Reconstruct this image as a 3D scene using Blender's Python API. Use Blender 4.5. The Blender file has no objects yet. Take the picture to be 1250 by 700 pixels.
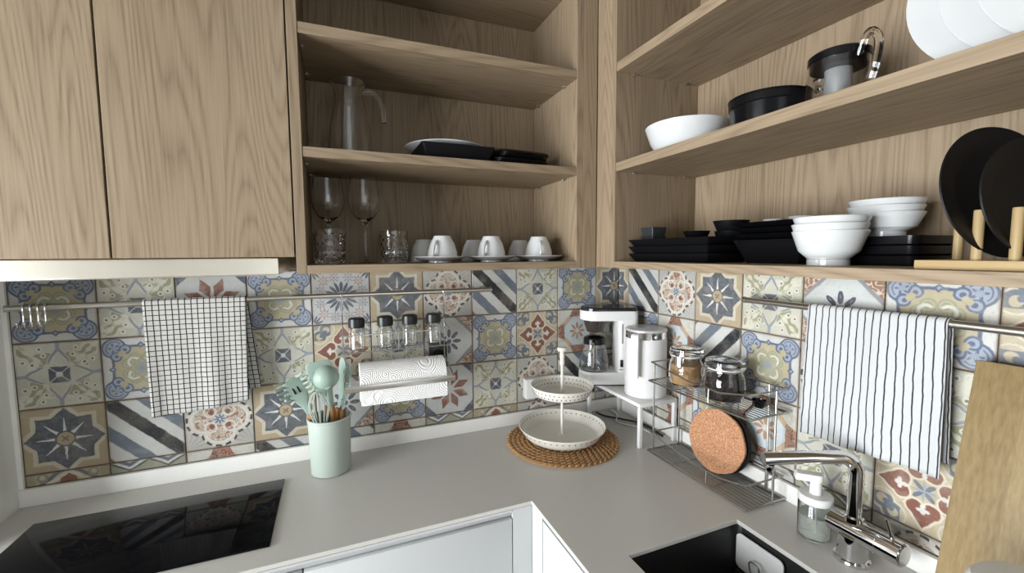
import bpy, bmesh, math, random
from mathutils import Vector, Matrix
random.seed(7)
PI = math.pi
scene = bpy.context.scene
col = scene.collection

# ---------------------------------------------------------------- camera
cam_d = bpy.data.cameras.new('camera'); cam = bpy.data.objects.new('camera', cam_d); col.objects.link(cam)
cam_d.sensor_width = 36.0; cam_d.sensor_fit = 'HORIZONTAL'
cam_d.lens = 527.06/1250*36.0
cam_d.clip_start = 0.01
YAW, PITCH, ROLL = .3871, -.0782, -.0066
fw = Vector((math.sin(YAW)*math.cos(PITCH), math.cos(YAW)*math.cos(PITCH), math.sin(PITCH)))
r0 = Vector((math.cos(YAW), -math.sin(YAW), 0)); u0 = r0.cross(fw)
rt = r0*math.cos(ROLL)+u0*math.sin(ROLL); up = u0*math.cos(ROLL)-r0*math.sin(ROLL)
M4 = Matrix((rt, up, -fw)).transposed().to_4x4(); M4.translation = Vector((-1.0241, -1.4052, 1.5173))
cam.matrix_world = M4
scene.camera = cam

# ---------------------------------------------------------------- light
scene.view_settings.view_transform = 'Standard'; scene.view_settings.look = 'None'
scene.view_settings.gamma = 1.0; scene.view_settings.use_curve_mapping = False
scene.view_settings.exposure = 0.0
world = bpy.data.worlds.new('daylight'); scene.world = world; world.use_nodes = True
wb = world.node_tree.nodes['Background']
wb.inputs['Color'].default_value = (0.86, 0.93, 1.0, 1); wb.inputs['Strength'].default_value = 2.0
def area(name, loc, rot, sx, sy, power, colr):
    l = bpy.data.lights.new(name, 'AREA'); l.shape = 'RECTANGLE'; l.size = sx; l.size_y = sy
    l.energy = power; l.color = colr
    o = bpy.data.objects.new(name, l); col.objects.link(o); o.location = loc; o.rotation_euler = rot
    return o
# daylight entering through the balcony window in the left wall (light sits just outside the pane)
XW = -3.30
WIN = dict(y0=-2.15, y1=-.45, z0=.25, z1=1.95)
area('window_daylight', (XW-.17, (WIN['y0']+WIN['y1'])/2, (WIN['z0']+WIN['z1'])/2), (0, -PI/2, 0), WIN['z1']-WIN['z0'], WIN['y1']-WIN['y0'], 215, (.93, .97, 1.0))
# weak frontal fill added at the unseen window behind the photographer
area('rear_fill', (-.75, -3.37, 1.55), (PI/2, 0, 0), 1.1, 1.3, 2.0, (.93, .97, 1.0))

# ---------------------------------------------------------------- helpers
def tag(o, label=None, cat=None, group=None, kind=None):
    if label: o['label'] = label
    if cat: o['category'] = cat
    if group: o['group'] = group
    if kind: o['kind'] = kind
    return o
def thing(name, label, cat, loc=(0, 0, 0), rz=0, group=None):
    o = bpy.data.objects.new(name, None); col.objects.link(o); o.empty_display_size = .02
    o.location = loc; o.rotation_euler = (0, 0, rz)
    return tag(o, label, cat, group)
def copy_tree(o, parent=None):
    c = o.copy(); col.objects.link(c); c.parent = parent
    for ch in [x for x in bpy.data.objects if x.parent == o]:
        copy_tree(ch, c)
    return c
def catmull(P, n=8, closed=False):
    P = [Vector(p) for p in P]; out = []; N = len(P)
    for i in range(N if closed else N-1):
        if closed: a, b, c, d = P[i-1], P[i], P[(i+1) % N], P[(i+2) % N]
        else: a, b, c, d = P[max(i-1, 0)], P[i], P[i+1], P[min(i+2, N-1)]
        for k in range(n):
            t = k/n
            out.append(.5*((2*b)+(c-a)*t+(2*a-5*b+4*c-d)*t*t+(3*b-a-3*c+d)*t**3))
    if not closed: out.append(P[-1])
    return out
class G:
    def __init__(s): s.v = []; s.f = []; s.uv = None
    def add(s, V, F):
        n = len(s.v); s.v += [tuple(p) for p in V]; s.f += [tuple(i+n for i in q) for q in F]; return s
    def box(s, x0, x1, y0, y1, z0, z1, b=0, seg=2, M=None):
        bm = bmesh.new(); bmesh.ops.create_cube(bm, size=1)
        for v in bm.verts: v.co = Vector(((x0+x1)/2+v.co.x*(x1-x0), (y0+y1)/2+v.co.y*(y1-y0), (z0+z1)/2+v.co.z*(z1-z0)))
        if b: bmesh.ops.bevel(bm, geom=bm.edges[:], offset=b, segments=seg, profile=.5, affect='EDGES')
        if M: bm.transform(M)
        bm.verts.index_update()
        s.add([v.co for v in bm.verts], [[v.index for v in f.verts] for f in bm.faces]); bm.free(); return s
    def lathe(s, prof, n=32, M=None, mod=None):
        V = []; F = []; m = len(prof)
        for i in range(n):
            a = 2*PI*i/n
            for k, (r, z) in enumerate(prof):
                rr = r if mod is None else r*mod(a, k)
                V.append(Vector((rr*math.cos(a), rr*math.sin(a), z)))
        for i in range(n):
            j = (i+1) % n
            for k in range(m-1):
                if prof[k][0] < 1e-6 and prof[k+1][0] < 1e-6: continue
                if prof[k][0] < 1e-6: F.append((i*m+k, j*m+k+1, i*m+k+1))
                elif prof[k+1][0] < 1e-6: F.append((i*m+k, j*m+k, i*m+k+1))
                else: F.append((i*m+k, j*m+k, j*m+k+1, i*m+k+1))
        if M: V = [M @ v for v in V]
        return s.add(V, F)
    def tube(s, P, r, n=8, closed=False, caps=True, flat=None):
        P = [Vector(p) for p in P]; N = len(P); V = []; F = []
        t0 = (P[1]-P[0]).normalized(); ref = Vector((0, 0, 1)) if abs(t0.z) < .9 else Vector((1, 0, 0))
        nrm = (ref-t0*ref.dot(t0)).normalized()
        for i in range(N):
            if closed: t = (P[(i+1) % N]-P[i-1]).normalized()
            else: t = (P[min(i+1, N-1)]-P[max(i-1, 0)]).normalized()
            nrm = (nrm-t*nrm.dot(t)).normalized(); bi = t.cross(nrm)
            rr = r[i] if isinstance(r, (list, tuple)) else r
            for k in range(n):
                a = 2*PI*k/n
                V.append(P[i]+nrm*math.cos(a)*rr+bi*math.sin(a)*rr*(flat or 1))
        for i in range(N if closed else N-1):
            j = (i+1) % N
            for k in range(n):
                l = (k+1) % n
                F.append((i*n+k, i*n+l, j*n+l, j*n+k))
        if caps and not closed:
            F.append(tuple(reversed(range(n)))); F.append(tuple((N-1)*n+k for k in range(n)))
        return s.add(V, F)
    def prism(s, poly, z0, z1, M=None):
        n = len(poly); V = [Vector((x, y, z0)) for x, y in poly]+[Vector((x, y, z1)) for x, y in poly]
        F = [tuple(reversed(range(n))), tuple(range(n, 2*n))]+[(i, (i+1) % n, n+(i+1) % n, n+i) for i in range(n)]
        if M: V = [M @ v for v in V]
        return s.add(V, F)
    def loft(s, loops, close0=True, close1=True):
        n = len(loops[0]); V = [p for l in loops for p in l]; F = []
        for i in range(len(loops)-1):
            for k in range(n):
                l = (k+1) % n; F.append((i*n+k, i*n+l, (i+1)*n+l, (i+1)*n+k))
        if close0: F.append(tuple(reversed(range(n))))
        if close1: F.append(tuple((len(loops)-1)*n+k for k in range(n)))
        return s.add(V, F)
    def ball(s, c, r, n=12, sc=(1, 1, 1)):
        pr = [(max(0, r*math.sin(PI*k/8)), -r*math.cos(PI*k/8)) for k in range(9)]
        pr[0] = (0, -r); pr[-1] = (0, r)
        return s.lathe(pr, n, Matrix.Translation(c) @ Matrix.Diagonal((*sc, 1)))
    def mesh(s, name, mat):
        me = bpy.data.meshes.new(name); me.from_pydata(s.v, [], s.f); me.update()
        bm = bmesh.new(); bm.from_mesh(me); bmesh.ops.recalc_face_normals(bm, faces=bm.faces[:]); bm.to_mesh(me); bm.free()
        me.materials.append(mat); return me
    def build(s, name, mat, parent=None, loc=(0, 0, 0), rz=0, ang=35, smooth=True):
        me = s.mesh(name, mat)
        if smooth: me.shade_smooth(); me.set_sharp_from_angle(angle=math.radians(ang))
        o = bpy.data.objects.new(name, me); col.objects.link(o); o.parent = parent
        o.location = loc; o.rotation_euler = (0, 0, rz); return o
def structure(o): o['kind'] = 'structure'; return o
def rrect(hx, hy, r, n=5):
    out = []
    for cx, cy, a0 in ((hx-r, hy-r, 0), (-hx+r, hy-r, PI/2), (-hx+r, -hy+r, PI), (hx-r, -hy+r, 1.5*PI)):
        for k in range(n+1):
            a = a0+PI/2*k/n; out.append((cx+r*math.cos(a), cy+r*math.sin(a)))
    return out
def lp(poly, z): return [Vector((x, y, z)) for x, y in poly]
def Rz(a): return Matrix.Rotation(a, 4, 'Z')
def Tr(*a): return Matrix.Translation(Vector(a))

# ---------------------------------------------------------------- materials
def newmat(name):
    m = bpy.data.materials.new(name); m.use_nodes = True
    nt = m.node_tree; return m, nt, nt.nodes['Principled BSDF']
def nd(nt, t, **k):
    n = nt.nodes.new(t)
    for a, b in k.items(): setattr(n, a, b)
    return n
def simple(name, c, rough=.5, metal=0, trans=0, ior=1.45, var=.06, vs=14, bump=0, bs=60, coat=0, spec=.5):
    m, nt, b = newmat(name)
    b.inputs['Roughness'].default_value = rough; b.inputs['Metallic'].default_value = metal
    b.inputs['Transmission Weight'].default_value = trans; b.inputs['IOR'].default_value = ior
    b.inputs['Coat Weight'].default_value = coat; b.inputs['Specular IOR Level'].default_value = spec
    tc = nd(nt, 'ShaderNodeTexCoord')
    nz = nd(nt, 'ShaderNodeTexNoise'); nz.inputs['Scale'].default_value = vs; nz.inputs['Detail'].default_value = 4
    nt.links.new(tc.outputs['Object'], nz.inputs['Vector'])
    mx = nd(nt, 'ShaderNodeMix', data_type='RGBA')
    mx.inputs[6].default_value = (*[x*(1-var) for x in c], 1); mx.inputs[7].default_value = (*[min(1, x*(1+var)) for x in c], 1)
    nt.links.new(nz.outputs['Fac'], mx.inputs[0]); nt.links.new(mx.outputs[2], b.inputs['Base Color'])
    if bump:
        n2 = nd(nt, 'ShaderNodeTexNoise'); n2.inputs['Scale'].default_value = bs; nt.links.new(tc.outputs['Object'], n2.inputs['Vector'])
        bp = nd(nt, 'ShaderNodeBump'); bp.inputs['Strength'].default_value = bump; bp.inputs['Distance'].default_value = .002
        nt.links.new(n2.outputs['Fac'], bp.inputs['Height']); nt.links.new(bp.outputs['Normal'], b.inputs['Normal'])
    return m
def wood(name, axis, c0=(.315, .240, .158), c1=(.178, .126, .078), ring=52, rough=.55):
    m, nt, b = newmat(name); b.inputs['Roughness'].default_value = rough; b.inputs['Specular IOR Level'].default_value = .3
    L = nt.links.new
    tc = nd(nt, 'ShaderNodeTexCoord'); oi = nd(nt, 'ShaderNodeObjectInfo')
    mul = nd(nt, 'ShaderNodeMath', operation='MULTIPLY'); mul.inputs[1].default_value = 9.0; L(oi.outputs['Random'], mul.inputs[0])
    add = nd(nt, 'ShaderNodeVectorMath', operation='ADD'); L(tc.outputs['Object'], add.inputs[0]); L(mul.outputs[0], add.inputs[1])
    def stretch(a, bb):
        mp = nd(nt, 'ShaderNodeMapping'); sc = [a, a, a]; sc['xyz'.index(axis)] = bb
        mp.inputs['Scale'].default_value = sc; L(add.outputs[0], mp.inputs['Vector']); return mp.outputs[0]
    n1 = nd(nt, 'ShaderNodeTexNoise'); n1.inputs['Scale'].default_value = 1; n1.inputs['Detail'].default_value = 2.5; n1.inputs['Roughness'].default_value = .45
    L(stretch(4.5, .30), n1.inputs['Vector'])
    m1 = nd(nt, 'ShaderNodeMath', operation='MULTIPLY'); m1.inputs[1].default_value = ring*2.2; L(n1.outputs['Fac'], m1.inputs[0])
    sn = nd(nt, 'ShaderNodeMath', operation='PINGPONG'); sn.inputs[1].default_value = 1.0; L(m1.outputs[0], sn.inputs[0])
    pw = nd(nt, 'ShaderNodeMath', operation='POWER'); pw.inputs[1].default_value = 2.0; L(sn.outputs[0], pw.inputs[0])
    n2 = nd(nt, 'ShaderNodeTexNoise'); n2.inputs['Scale'].default_value = 1; n2.inputs['Detail'].default_value = 3
    L(stretch(260, 7), n2.inputs['Vector'])
    n3 = nd(nt, 'ShaderNodeTexNoise'); n3.inputs['Scale'].default_value = 1; n3.inputs['Detail'].default_value = 2
    L(stretch(9, .9), n3.inputs['Vector'])
    # grain strength = .35*ring*fibre + .35*fibre + .3*broad
    a1 = nd(nt, 'ShaderNodeMath', operation='MULTIPLY'); L(pw.outputs[0], a1.inputs[0]); L(n2.outputs['Fac'], a1.inputs[1])
    a2 = nd(nt, 'ShaderNodeMath', operation='MULTIPLY_ADD'); a2.inputs[1].default_value = .55; L(a1.outputs[0], a2.inputs[0])
    a3 = nd(nt, 'ShaderNodeMath', operation='MULTIPLY'); a3.inputs[1].default_value = .45; L(n2.outputs['Fac'], a3.inputs[0]); L(a3.outputs[0], a2.inputs[2])
    a4 = nd(nt, 'ShaderNodeMath', operation='MULTIPLY_ADD'); a4.inputs[1].default_value = .45; L(n3.outputs['Fac'], a4.inputs[0]); L(a2.outputs[0], a4.inputs[2])
    mr = nd(nt, 'ShaderNodeMapRange'); mr.inputs[1].default_value = .28; mr.inputs[2].default_value = .86; L(a4.outputs[0], mr.inputs[0])
    mx = nd(nt, 'ShaderNodeMix', data_type='RGBA'); mx.inputs[6].default_value = (*c0, 1); mx.inputs[7].default_value = (*c1, 1)
    L(mr.outputs[0], mx.inputs[0]); L(mx.outputs[2], b.inputs['Base Color'])
    bp = nd(nt, 'ShaderNodeBump'); bp.inputs['Strength'].default_value = .12; bp.inputs['Distance'].default_value = .001
    L(a4.outputs[0], bp.inputs['Height']); L(bp.outputs['Normal'], b.inputs['Normal'])
    return m
def glass(name, tint=(1, 1, 1), rough=0.0, ior=1.45):
    return simple(name, tint, rough=rough, trans=1.0, ior=ior, var=0)

WZ, WX, WY = wood('oak_vertical', 'z'), wood('oak_along_x', 'x'), wood('oak_along_y', 'y')
BAMY = wood('bamboo', 'y', (.44, .32, .17), (.33, .225, .10), ring=3, rough=.45)
BAMD = wood('bamboo_upright', 'z', (.40, .29, .145), (.27, .185, .085), ring=14, rough=.45)
UPST_LIT = simple('pale_stone_lit', (.84, .83, .79), rough=.35, var=.02, vs=90)  # worktop stone, with the brighter light on upright faces put into its colour
STONE = simple('pale_stone', (.54, .525, .49), rough=.33, var=.03, vs=90)
LACQ = simple('white_lacquer', (.50, .51, .51), rough=.3, var=.01)
WALLP = simple('white_paint', (.50, .49, .465), rough=.7, var=.02)
PANEL = simple('gloss_pale_panel', (.82, .82, .78), rough=.12, var=.02)
FLOORM = simple('pale_floor', (.30, .25, .20), rough=.4, var=.1, vs=5)
STEEL = simple('brushed_steel', (.62, .60, .56), rough=.28, metal=1, var=.04)
HOODM = simple('hood_steel', (.86, .81, .70), rough=.33, metal=1, var=.10, vs=9, bump=.25, bs=7)
CHROME = simple('chrome', (.72, .72, .72), rough=.06, metal=1, var=.01)
WIRE = simple('steel_wire', (.46, .45, .43), rough=.28, metal=1, var=.03)
PORC = simple('white_porcelain', (.62, .63, .63), rough=.15, var=.01, coat=.3)
CREAM = simple('cream_enamel', (.72, .69, .62), rough=.3, var=.02)
WPLAS = simple('white_plastic', (.72, .715, .70), rough=.28, var=.01)
BLACKG = simple('black_gloss', (.005, .005, .006), rough=.2, var=.1, spec=.3)
BLACKM = simple('black_matte', (.005, .005, .006), rough=.45, var=.1, spec=.16)
SLATE = simple('dark_slate_ceramic', (.025, .028, .03), rough=.4, var=.1)
BPLAS = simple('black_plastic', (.012, .012, .013), rough=.35, var=.1)
HOBG = simple('hob_glass', (.004, .004, .005), rough=.07, var=.1, spec=.10)
SINKM = simple('black_sink', (.012, .012, .012), rough=.35, var=.2, bump=.1, bs=900)
BROWNC = simple('brown_glaze', (.035, .016, .010), rough=.2, var=.3)
MINT = simple('mint_silicone', (.28, .365, .31), rough=.45, var=.03)
MINTC = simple('mint_crock', (.40, .455, .405), rough=.4, var=.03, vs=30)
def bamboo_board():
    m, nt, b = newmat('bamboo_laminate'); L = nt.links.new; b.inputs['Roughness'].default_value = .45
    tc = nd(nt, 'ShaderNodeTexCoord'); sp = nd(nt, 'ShaderNodeSeparateXYZ'); L(tc.outputs['Object'], sp.inputs[0])
    fl = nd(nt, 'ShaderNodeMath', operation='MULTIPLY'); fl.inputs[1].default_value = 1/.021; L(sp.outputs[1], fl.inputs[0])
    f2 = nd(nt, 'ShaderNodeMath', operation='FLOOR'); L(fl.outputs[0], f2.inputs[0])
    wn = nd(nt, 'ShaderNodeTexWhiteNoise', noise_dimensions='1D'); L(f2.outputs[0], wn.inputs['W'])
    mp = nd(nt, 'ShaderNodeMapping'); mp.inputs['Scale'].default_value = (200, 200, 5); L(tc.outputs['Object'], mp.inputs['Vector'])
    nz = nd(nt, 'ShaderNodeTexNoise'); nz.inputs['Scale'].default_value = 1; nz.inputs['Detail'].default_value = 3; L(mp.outputs[0], nz.inputs['Vector'])
    ma = nd(nt, 'ShaderNodeMath', operation='MULTIPLY_ADD'); ma.inputs[1].default_value = .8; L(wn.outputs['Value'], ma.inputs[0]); L(nz.outputs['Fac'], ma.inputs[2])
    mr = nd(nt, 'ShaderNodeMapRange'); mr.inputs[1].default_value = .3; mr.inputs[2].default_value = 1.3; L(ma.outputs[0], mr.inputs[0])
    mx = nd(nt, 'ShaderNodeMix', data_type='RGBA'); mx.inputs[6].default_value = (.20, .135, .06, 1); mx.inputs[7].default_value = (.38, .285, .145, 1)
    L(mr.outputs[0], mx.inputs[0]); L(mx.outputs[2], b.inputs['Base Color']); return m
BAMZ = bamboo_board()
WHANDLE = wood('beech_handle', 'z', (.40, .185, .07), (.26, .105, .04), ring=4)
GLASS = glass('clear_glass')
GLASSS = glass('soap_glass', (.97, 1, .97))
SUGAR = simple('brown_sugar', (.42, .255, .12), rough=.9, var=.45, vs=140, bump=.6, bs=300)
COFFEE = simple('ground_coffee', (.02, .011, .008), rough=.8, var=.5, vs=200, bump=.6, bs=300)
SOAPL = simple('soap_liquid', (.98, .985, .97), rough=.0, trans=.75, ior=1.33, var=0)
INFUS = simple('frosted_infuser', (.36, .37, .37), rough=.3, trans=.2, var=.1, vs=60)
DARKGL = simple('smoked_plastic', (.10, .08, .07), rough=.1, trans=.6, var=.05)
GREYPL = simple('grey_plastic', (.33, .33, .33), rough=.4)
TRANSL = simple('translucent_plastic', (.86, .86, .84), rough=.25, trans=.25, var=.08, vs=40)
SEAGR = simple('sea_grass', (.36, .20, .085), rough=.7, var=.45, vs=70, bump=.5, bs=400)
GROUT = simple('grout', (.20, .155, .12), rough=.9, var=.3, vs=30)
RUBBER = simple('orange_rubber', (.65, .62, .58), rough=.5)
def cork():
    m, nt, b = newmat('cork'); L = nt.links.new; b.inputs['Roughness'].default_value = .85
    tc = nd(nt, 'ShaderNodeTexCoord'); n = nd(nt, 'ShaderNodeTexNoise'); n.inputs['Scale'].default_value = 260; n.inputs['Detail'].default_value = 3
    L(tc.outputs['Object'], n.inputs['Vector']); r = nd(nt, 'ShaderNodeValToRGB')
    e = r.color_ramp.elements; e[0].position = .33; e[0].color = (.27, .115, .055, 1); e[1].position = .74; e[1].color = (.62, .38, .22, 1)
    k = e.new(.48); k.color = (.42, .205, .105, 1); k = e.new(.58); k.color = (.46, .235, .125, 1)
    L(n.outputs['Fac'], r.inputs[0]); L(r.outputs[0], b.inputs['Base Color']); return m
CORK = cork()
def paper():
    m, nt, b = newmat('paper_towel'); L = nt.links.new; b.inputs['Roughness'].default_value = .9
    b.inputs['Base Color'].default_value = (.82, .81, .79, 1)
    tc = nd(nt, 'ShaderNodeTexCoord'); v = nd(nt, 'ShaderNodeTexVoronoi'); v.inputs['Scale'].default_value = 17
    L(tc.outputs['Object'], v.inputs['Vector'])
    s = nd(nt, 'ShaderNodeMath', operation='MULTIPLY'); s.inputs[1].default_value = 75; L(v.outputs['Distance'], s.inputs[0])
    s2 = nd(nt, 'ShaderNodeMath', operation='SINE'); L(s.outputs[0], s2.inputs[0])
    bp = nd(nt, 'ShaderNodeBump'); bp.inputs['Strength'].default_value = .5; bp.inputs['Distance'].default_value = .001
    L(s2.outputs[0], bp.inputs['Height']); L(bp.outputs['Normal'], b.inputs['Normal']); return m
PAPER = paper()
def cloth(name, base, line, su, sv, wu, wv, wav=.18):
    """woven stripes from the cloth's own UV (metres)"""
    m, nt, b = newmat(name); L = nt.links.new; b.inputs['Roughness'].default_value = .9; b.inputs['Specular IOR Level'].default_value = .15
    uv = nd(nt, 'ShaderNodeUVMap'); sp = nd(nt, 'ShaderNodeSeparateXYZ'); L(uv.outputs[0], sp.inputs[0])
    nz = nd(nt, 'ShaderNodeTexNoise'); nz.inputs['Scale'].default_value = 25; L(uv.outputs[0], nz.inputs['Vector'])
    def stripe(o, sc, w):
        a = nd(nt, 'ShaderNodeMath', operation='MULTIPLY_ADD'); a.inputs[1].default_value = 1/sc; L(sp.outputs[o], a.inputs[0])
        j = nd(nt, 'ShaderNodeMath', operation='MULTIPLY'); j.inputs[1].default_value = wav; L(nz.outputs['Fac'], j.inputs[0]); L(j.outputs[0], a.inputs[2])
        f = nd(nt, 'ShaderNodeMath', operation='FRACT'); L(a.outputs[0], f.inputs[0])
        c = nd(nt, 'ShaderNodeMath', operation='COMPARE'); c.inputs[1].default_value = .5; c.inputs[2].default_value = w/2; L(f.outputs[0], c.inputs[0]); return c.outputs[0]
    fac = stripe(0, su, wu)
    if sv:
        mxx = nd(nt, 'ShaderNodeMath', operation='MAXIMUM'); L(fac, mxx.inputs[0]); L(stripe(1, sv, wv), mxx.inputs[1]); fac = mxx.outputs[0]
    mx = nd(nt, 'ShaderNodeMix', data_type='RGBA'); mx.inputs[6].default_value = (*base, 1); mx.inputs[7].default_value = (*line, 1)
    L(fac, mx.inputs[0]); L(mx.outputs[2], b.inputs['Base Color'])
    n2 = nd(nt, 'ShaderNodeTexNoise'); n2.inputs['Scale'].default_value = 700; L(uv.outputs[0], n2.inputs['Vector'])
    bp = nd(nt, 'ShaderNodeBump'); bp.inputs['Strength'].default_value = .35; bp.inputs['Distance'].default_value = .001
    L(n2.outputs['Fac'], bp.inputs['Height']); L(bp.outputs['Normal'], b.inputs['Normal']); return m
CHECK = cloth('checked_linen', (.52, .505, .475), (.02, .02, .022), .0138, .0131, .17, .15)
STRIPE = cloth('striped_linen', (.54, .55, .55), (.045, .04, .05), .0136, None, .17, 0, .38)
def pane_mat():
    m, nt, b = newmat('window_pane'); L = nt.links.new
    out = [n for n in nt.nodes if n.type == 'OUTPUT_MATERIAL'][0]
    tr = nd(nt, 'ShaderNodeBsdfTransparent'); gl = nd(nt, 'ShaderNodeBsdfGlossy'); gl.inputs['Roughness'].default_value = 0
    fr = nd(nt, 'ShaderNodeFresnel'); fr.inputs['IOR'].default_value = 1.3; mx = nd(nt, 'ShaderNodeMixShader')
    L(fr.outputs[0], mx.inputs[0]); L(tr.outputs[0], mx.inputs[1]); L(gl.outputs[0], mx.inputs[2]); L(mx.outputs[0], out.inputs['Surface']); return m
PANE = pane_mat()

# ---------------------------------------------------------------- printed cement tiles: a small pattern language on shader nodes
class TileMat:
    """x, y run from -1 to 1 over one tile"""
    def __init__(s, name, bg):
        s.m, s.nt, s.b = newmat('tile_'+name)
        s.b.inputs['Roughness'].default_value = .42; s.b.inputs['Specular IOR Level'].default_value = .4
        nt = s.nt; L = nt.links.new
        uv = nd(nt, 'ShaderNodeUVMap'); oi = nd(nt, 'ShaderNodeObjectInfo')
        mp = nd(nt, 'ShaderNodeVectorMath', operation='MULTIPLY_ADD'); mp.inputs[1].default_value = (2, 2, 0); mp.inputs[2].default_value = (-1, -1, 0)
        L(uv.outputs[0], mp.inputs[0])
        of = nd(nt, 'ShaderNodeVectorMath', operation='ADD'); L(mp.outputs[0], of.inputs[0])
        k = nd(nt, 'ShaderNodeMath', operation='MULTIPLY'); k.inputs[1].default_value = 40; L(oi.outputs['Random'], k.inputs[0]); L(k.outputs[0], of.inputs[1])
        s.pos = of.outputs[0]
        nz = nd(nt, 'ShaderNodeTexNoise'); nz.inputs['Scale'].default_value = 5; nz.inputs['Detail'].default_value = 2; L(s.pos, nz.inputs['Vector'])
        wob = nd(nt, 'ShaderNodeVectorMath', operation='MULTIPLY_ADD'); wob.inputs[1].default_value = (.06, .06, 0); wob.inputs[2].default_value = (-.03, -.03, 0)
        L(nz.outputs['Color'], wob.inputs[0])
        ad = nd(nt, 'ShaderNodeVectorMath', operation='ADD'); L(mp.outputs[0], ad.inputs[0]); L(wob.outputs[0], ad.inputs[1])
        sp = nd(nt, 'ShaderNodeSeparateXYZ'); L(ad.outputs[0], sp.inputs[0])
        s.x, s.y = sp.outputs[0], sp.outputs[1]
        s.ax, s.ay = s.M('ABSOLUTE', s.x), s.M('ABSOLUTE', s.y)
        s.mx, s.mn = s.M('MAXIMUM', s.ax, s.ay), s.M('MINIMUM', s.ax, s.ay)
        s.sum = s.M('ADD', s.ax, s.ay)
        s.R = s.M('SQRT', s.M('MULTIPLY_ADD', s.x, s.x, s.M('MULTIPLY', s.y, s.y)))
        s.A = s.M('ARCTAN2', s.y, s.x)
        s.col = (*bg, 1)
    def M(s, op, *a, clamp=False):
        n = s.nt.nodes.new('ShaderNodeMath'); n.operation = op; n.use_clamp = clamp
        for i, v in enumerate(a):
            if isinstance(v, (int, float)): n.inputs[i].default_value = v
            else: s.nt.links.new(v, n.inputs[i])
        return n.outputs[0]
    def dist(s, px, py, cx, cy, sx=1, sy=1):
        a = s.M('MULTIPLY', s.M('SUBTRACT', px, cx), 1/sx); b = s.M('MULTIPLY', s.M('SUBTRACT', py, cy), 1/sy)
        return s.M('SQRT', s.M('MULTIPLY_ADD', a, a, s.M('MULTIPLY', b, b)))
    def lt(s, d, t=0, soft=.025):           # 1 where d < t
        return s.M('MULTIPLY_ADD', d, -1/soft, t/soft+.5, clamp=True)
    def band(s, d, c, w, soft=.025):        # 1 where |d-c| < w
        return s.lt(s.M('ABSOLUTE', s.M('SUBTRACT', d, c)), w, soft)
    def AND(s, a, b): return s.M('MULTIPLY', a, b)
    def OR(s, a, b): return s.M('MAXIMUM', a, b)
    def NOT(s, a): return s.M('SUBTRACT', 1.0, a)
    def fold(s, n, phase=0):                # angle folded into n sectors, returns along, across
        sec = 2*PI/n
        a = s.M('ABSOLUTE', s.M('SUBTRACT', s.M('FLOORED_MODULO', s.M('ADD', s.A, phase+sec/2), sec), sec/2))
        return s.M('MULTIPLY', s.R, s.M('COSINE', a)), s.M('MULTIPLY', s.R, s.M('SINE', a)), a
    def noise(s, sc, det=2):
        n = nd(s.nt, 'ShaderNodeTexNoise'); n.inputs['Scale'].default_value = sc; n.inputs['Detail'].default_value = det
        s.nt.links.new(s.pos, n.inputs['Vector']); return n.outputs['Fac']
    def put(s, mask, c):
        n = nd(s.nt, 'ShaderNodeMix', data_type='RGBA')
        if isinstance(mask, (int, float)): n.inputs[0].default_value = mask
        else: s.nt.links.new(mask, n.inputs[0])
        if isinstance(s.col, tuple): n.inputs[6].default_value = s.col
        else: s.nt.links.new(s.col, n.inputs[6])
        n.inputs[7].default_value = (*c, 1); s.col = n.outputs[2]
    def filigree(s, sc=9, w=.045):          # thin wandering white lines
        return s.band(s.noise(sc, 1), .5, w, .03)
    def done(s):
        # worn glaze: fine speckle and pale patches
        wear = s.lt(s.noise(3.2, 5), .40, .12); s.put(s.M('MULTIPLY', wear, .13), (.56, .53, .46))
        sp = s.lt(s.noise(26, 3), .37, .06); s.put(s.M('MULTIPLY', sp, .40), (.28, .25, .20)); dirt = s.lt(s.noise(1.3, 4), .45, .2); s.put(s.M('MULTIPLY', dirt, .22), (.30, .25, .18))
        sp2 = s.lt(s.noise(17, 4), .36, .05); s.put(s.M('MULTIPLY', sp2, .08), (.56, .54, .50))
        edge = s.lt(s.M('MULTIPLY', s.mx, -1), -.955, .05); s.put(s.M('MULTIPLY', edge, .6), (.27, .20, .14))
        hv = nd(s.nt, 'ShaderNodeHueSaturation'); hv.inputs['Saturation'].default_value = .88; hv.inputs['Value'].default_value = 1.0
        s.nt.links.new(s.col, hv.inputs['Color']); s.nt.links.new(hv.outputs[0], s.b.inputs['Base Color'])
        bp = nd(s.nt, 'ShaderNodeBump'); bp.inputs['Strength'].default_value = .25; bp.inputs['Distance'].default_value = .001
        s.nt.links.new(s.noise(6, 4), bp.inputs['Height']); s.nt.links.new(bp.outputs['Normal'], s.b.inputs['Normal'])
        return s.m
WHITE = (.53, .53, .50); CREAMT = (.54, .49, .38); TAN = (.40, .31, .185); OCHRE = (.40, .345, .205); OLIVE = (.27, .265, .15)
PALEG = (.46, .455, .36); BLUE = (.075, .105, .185); LBLUE = (.28, .33, .41); GBLUE = (.075, .09, .125); SLATEB = (.12, .145, .185)
RED = (.205, .068, .036); PINK = (.44, .33, .25); INK = (.016, .019, .024); ORANGE = (.36, .185, .09); PLUM = (.075, .07, .10)

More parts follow.
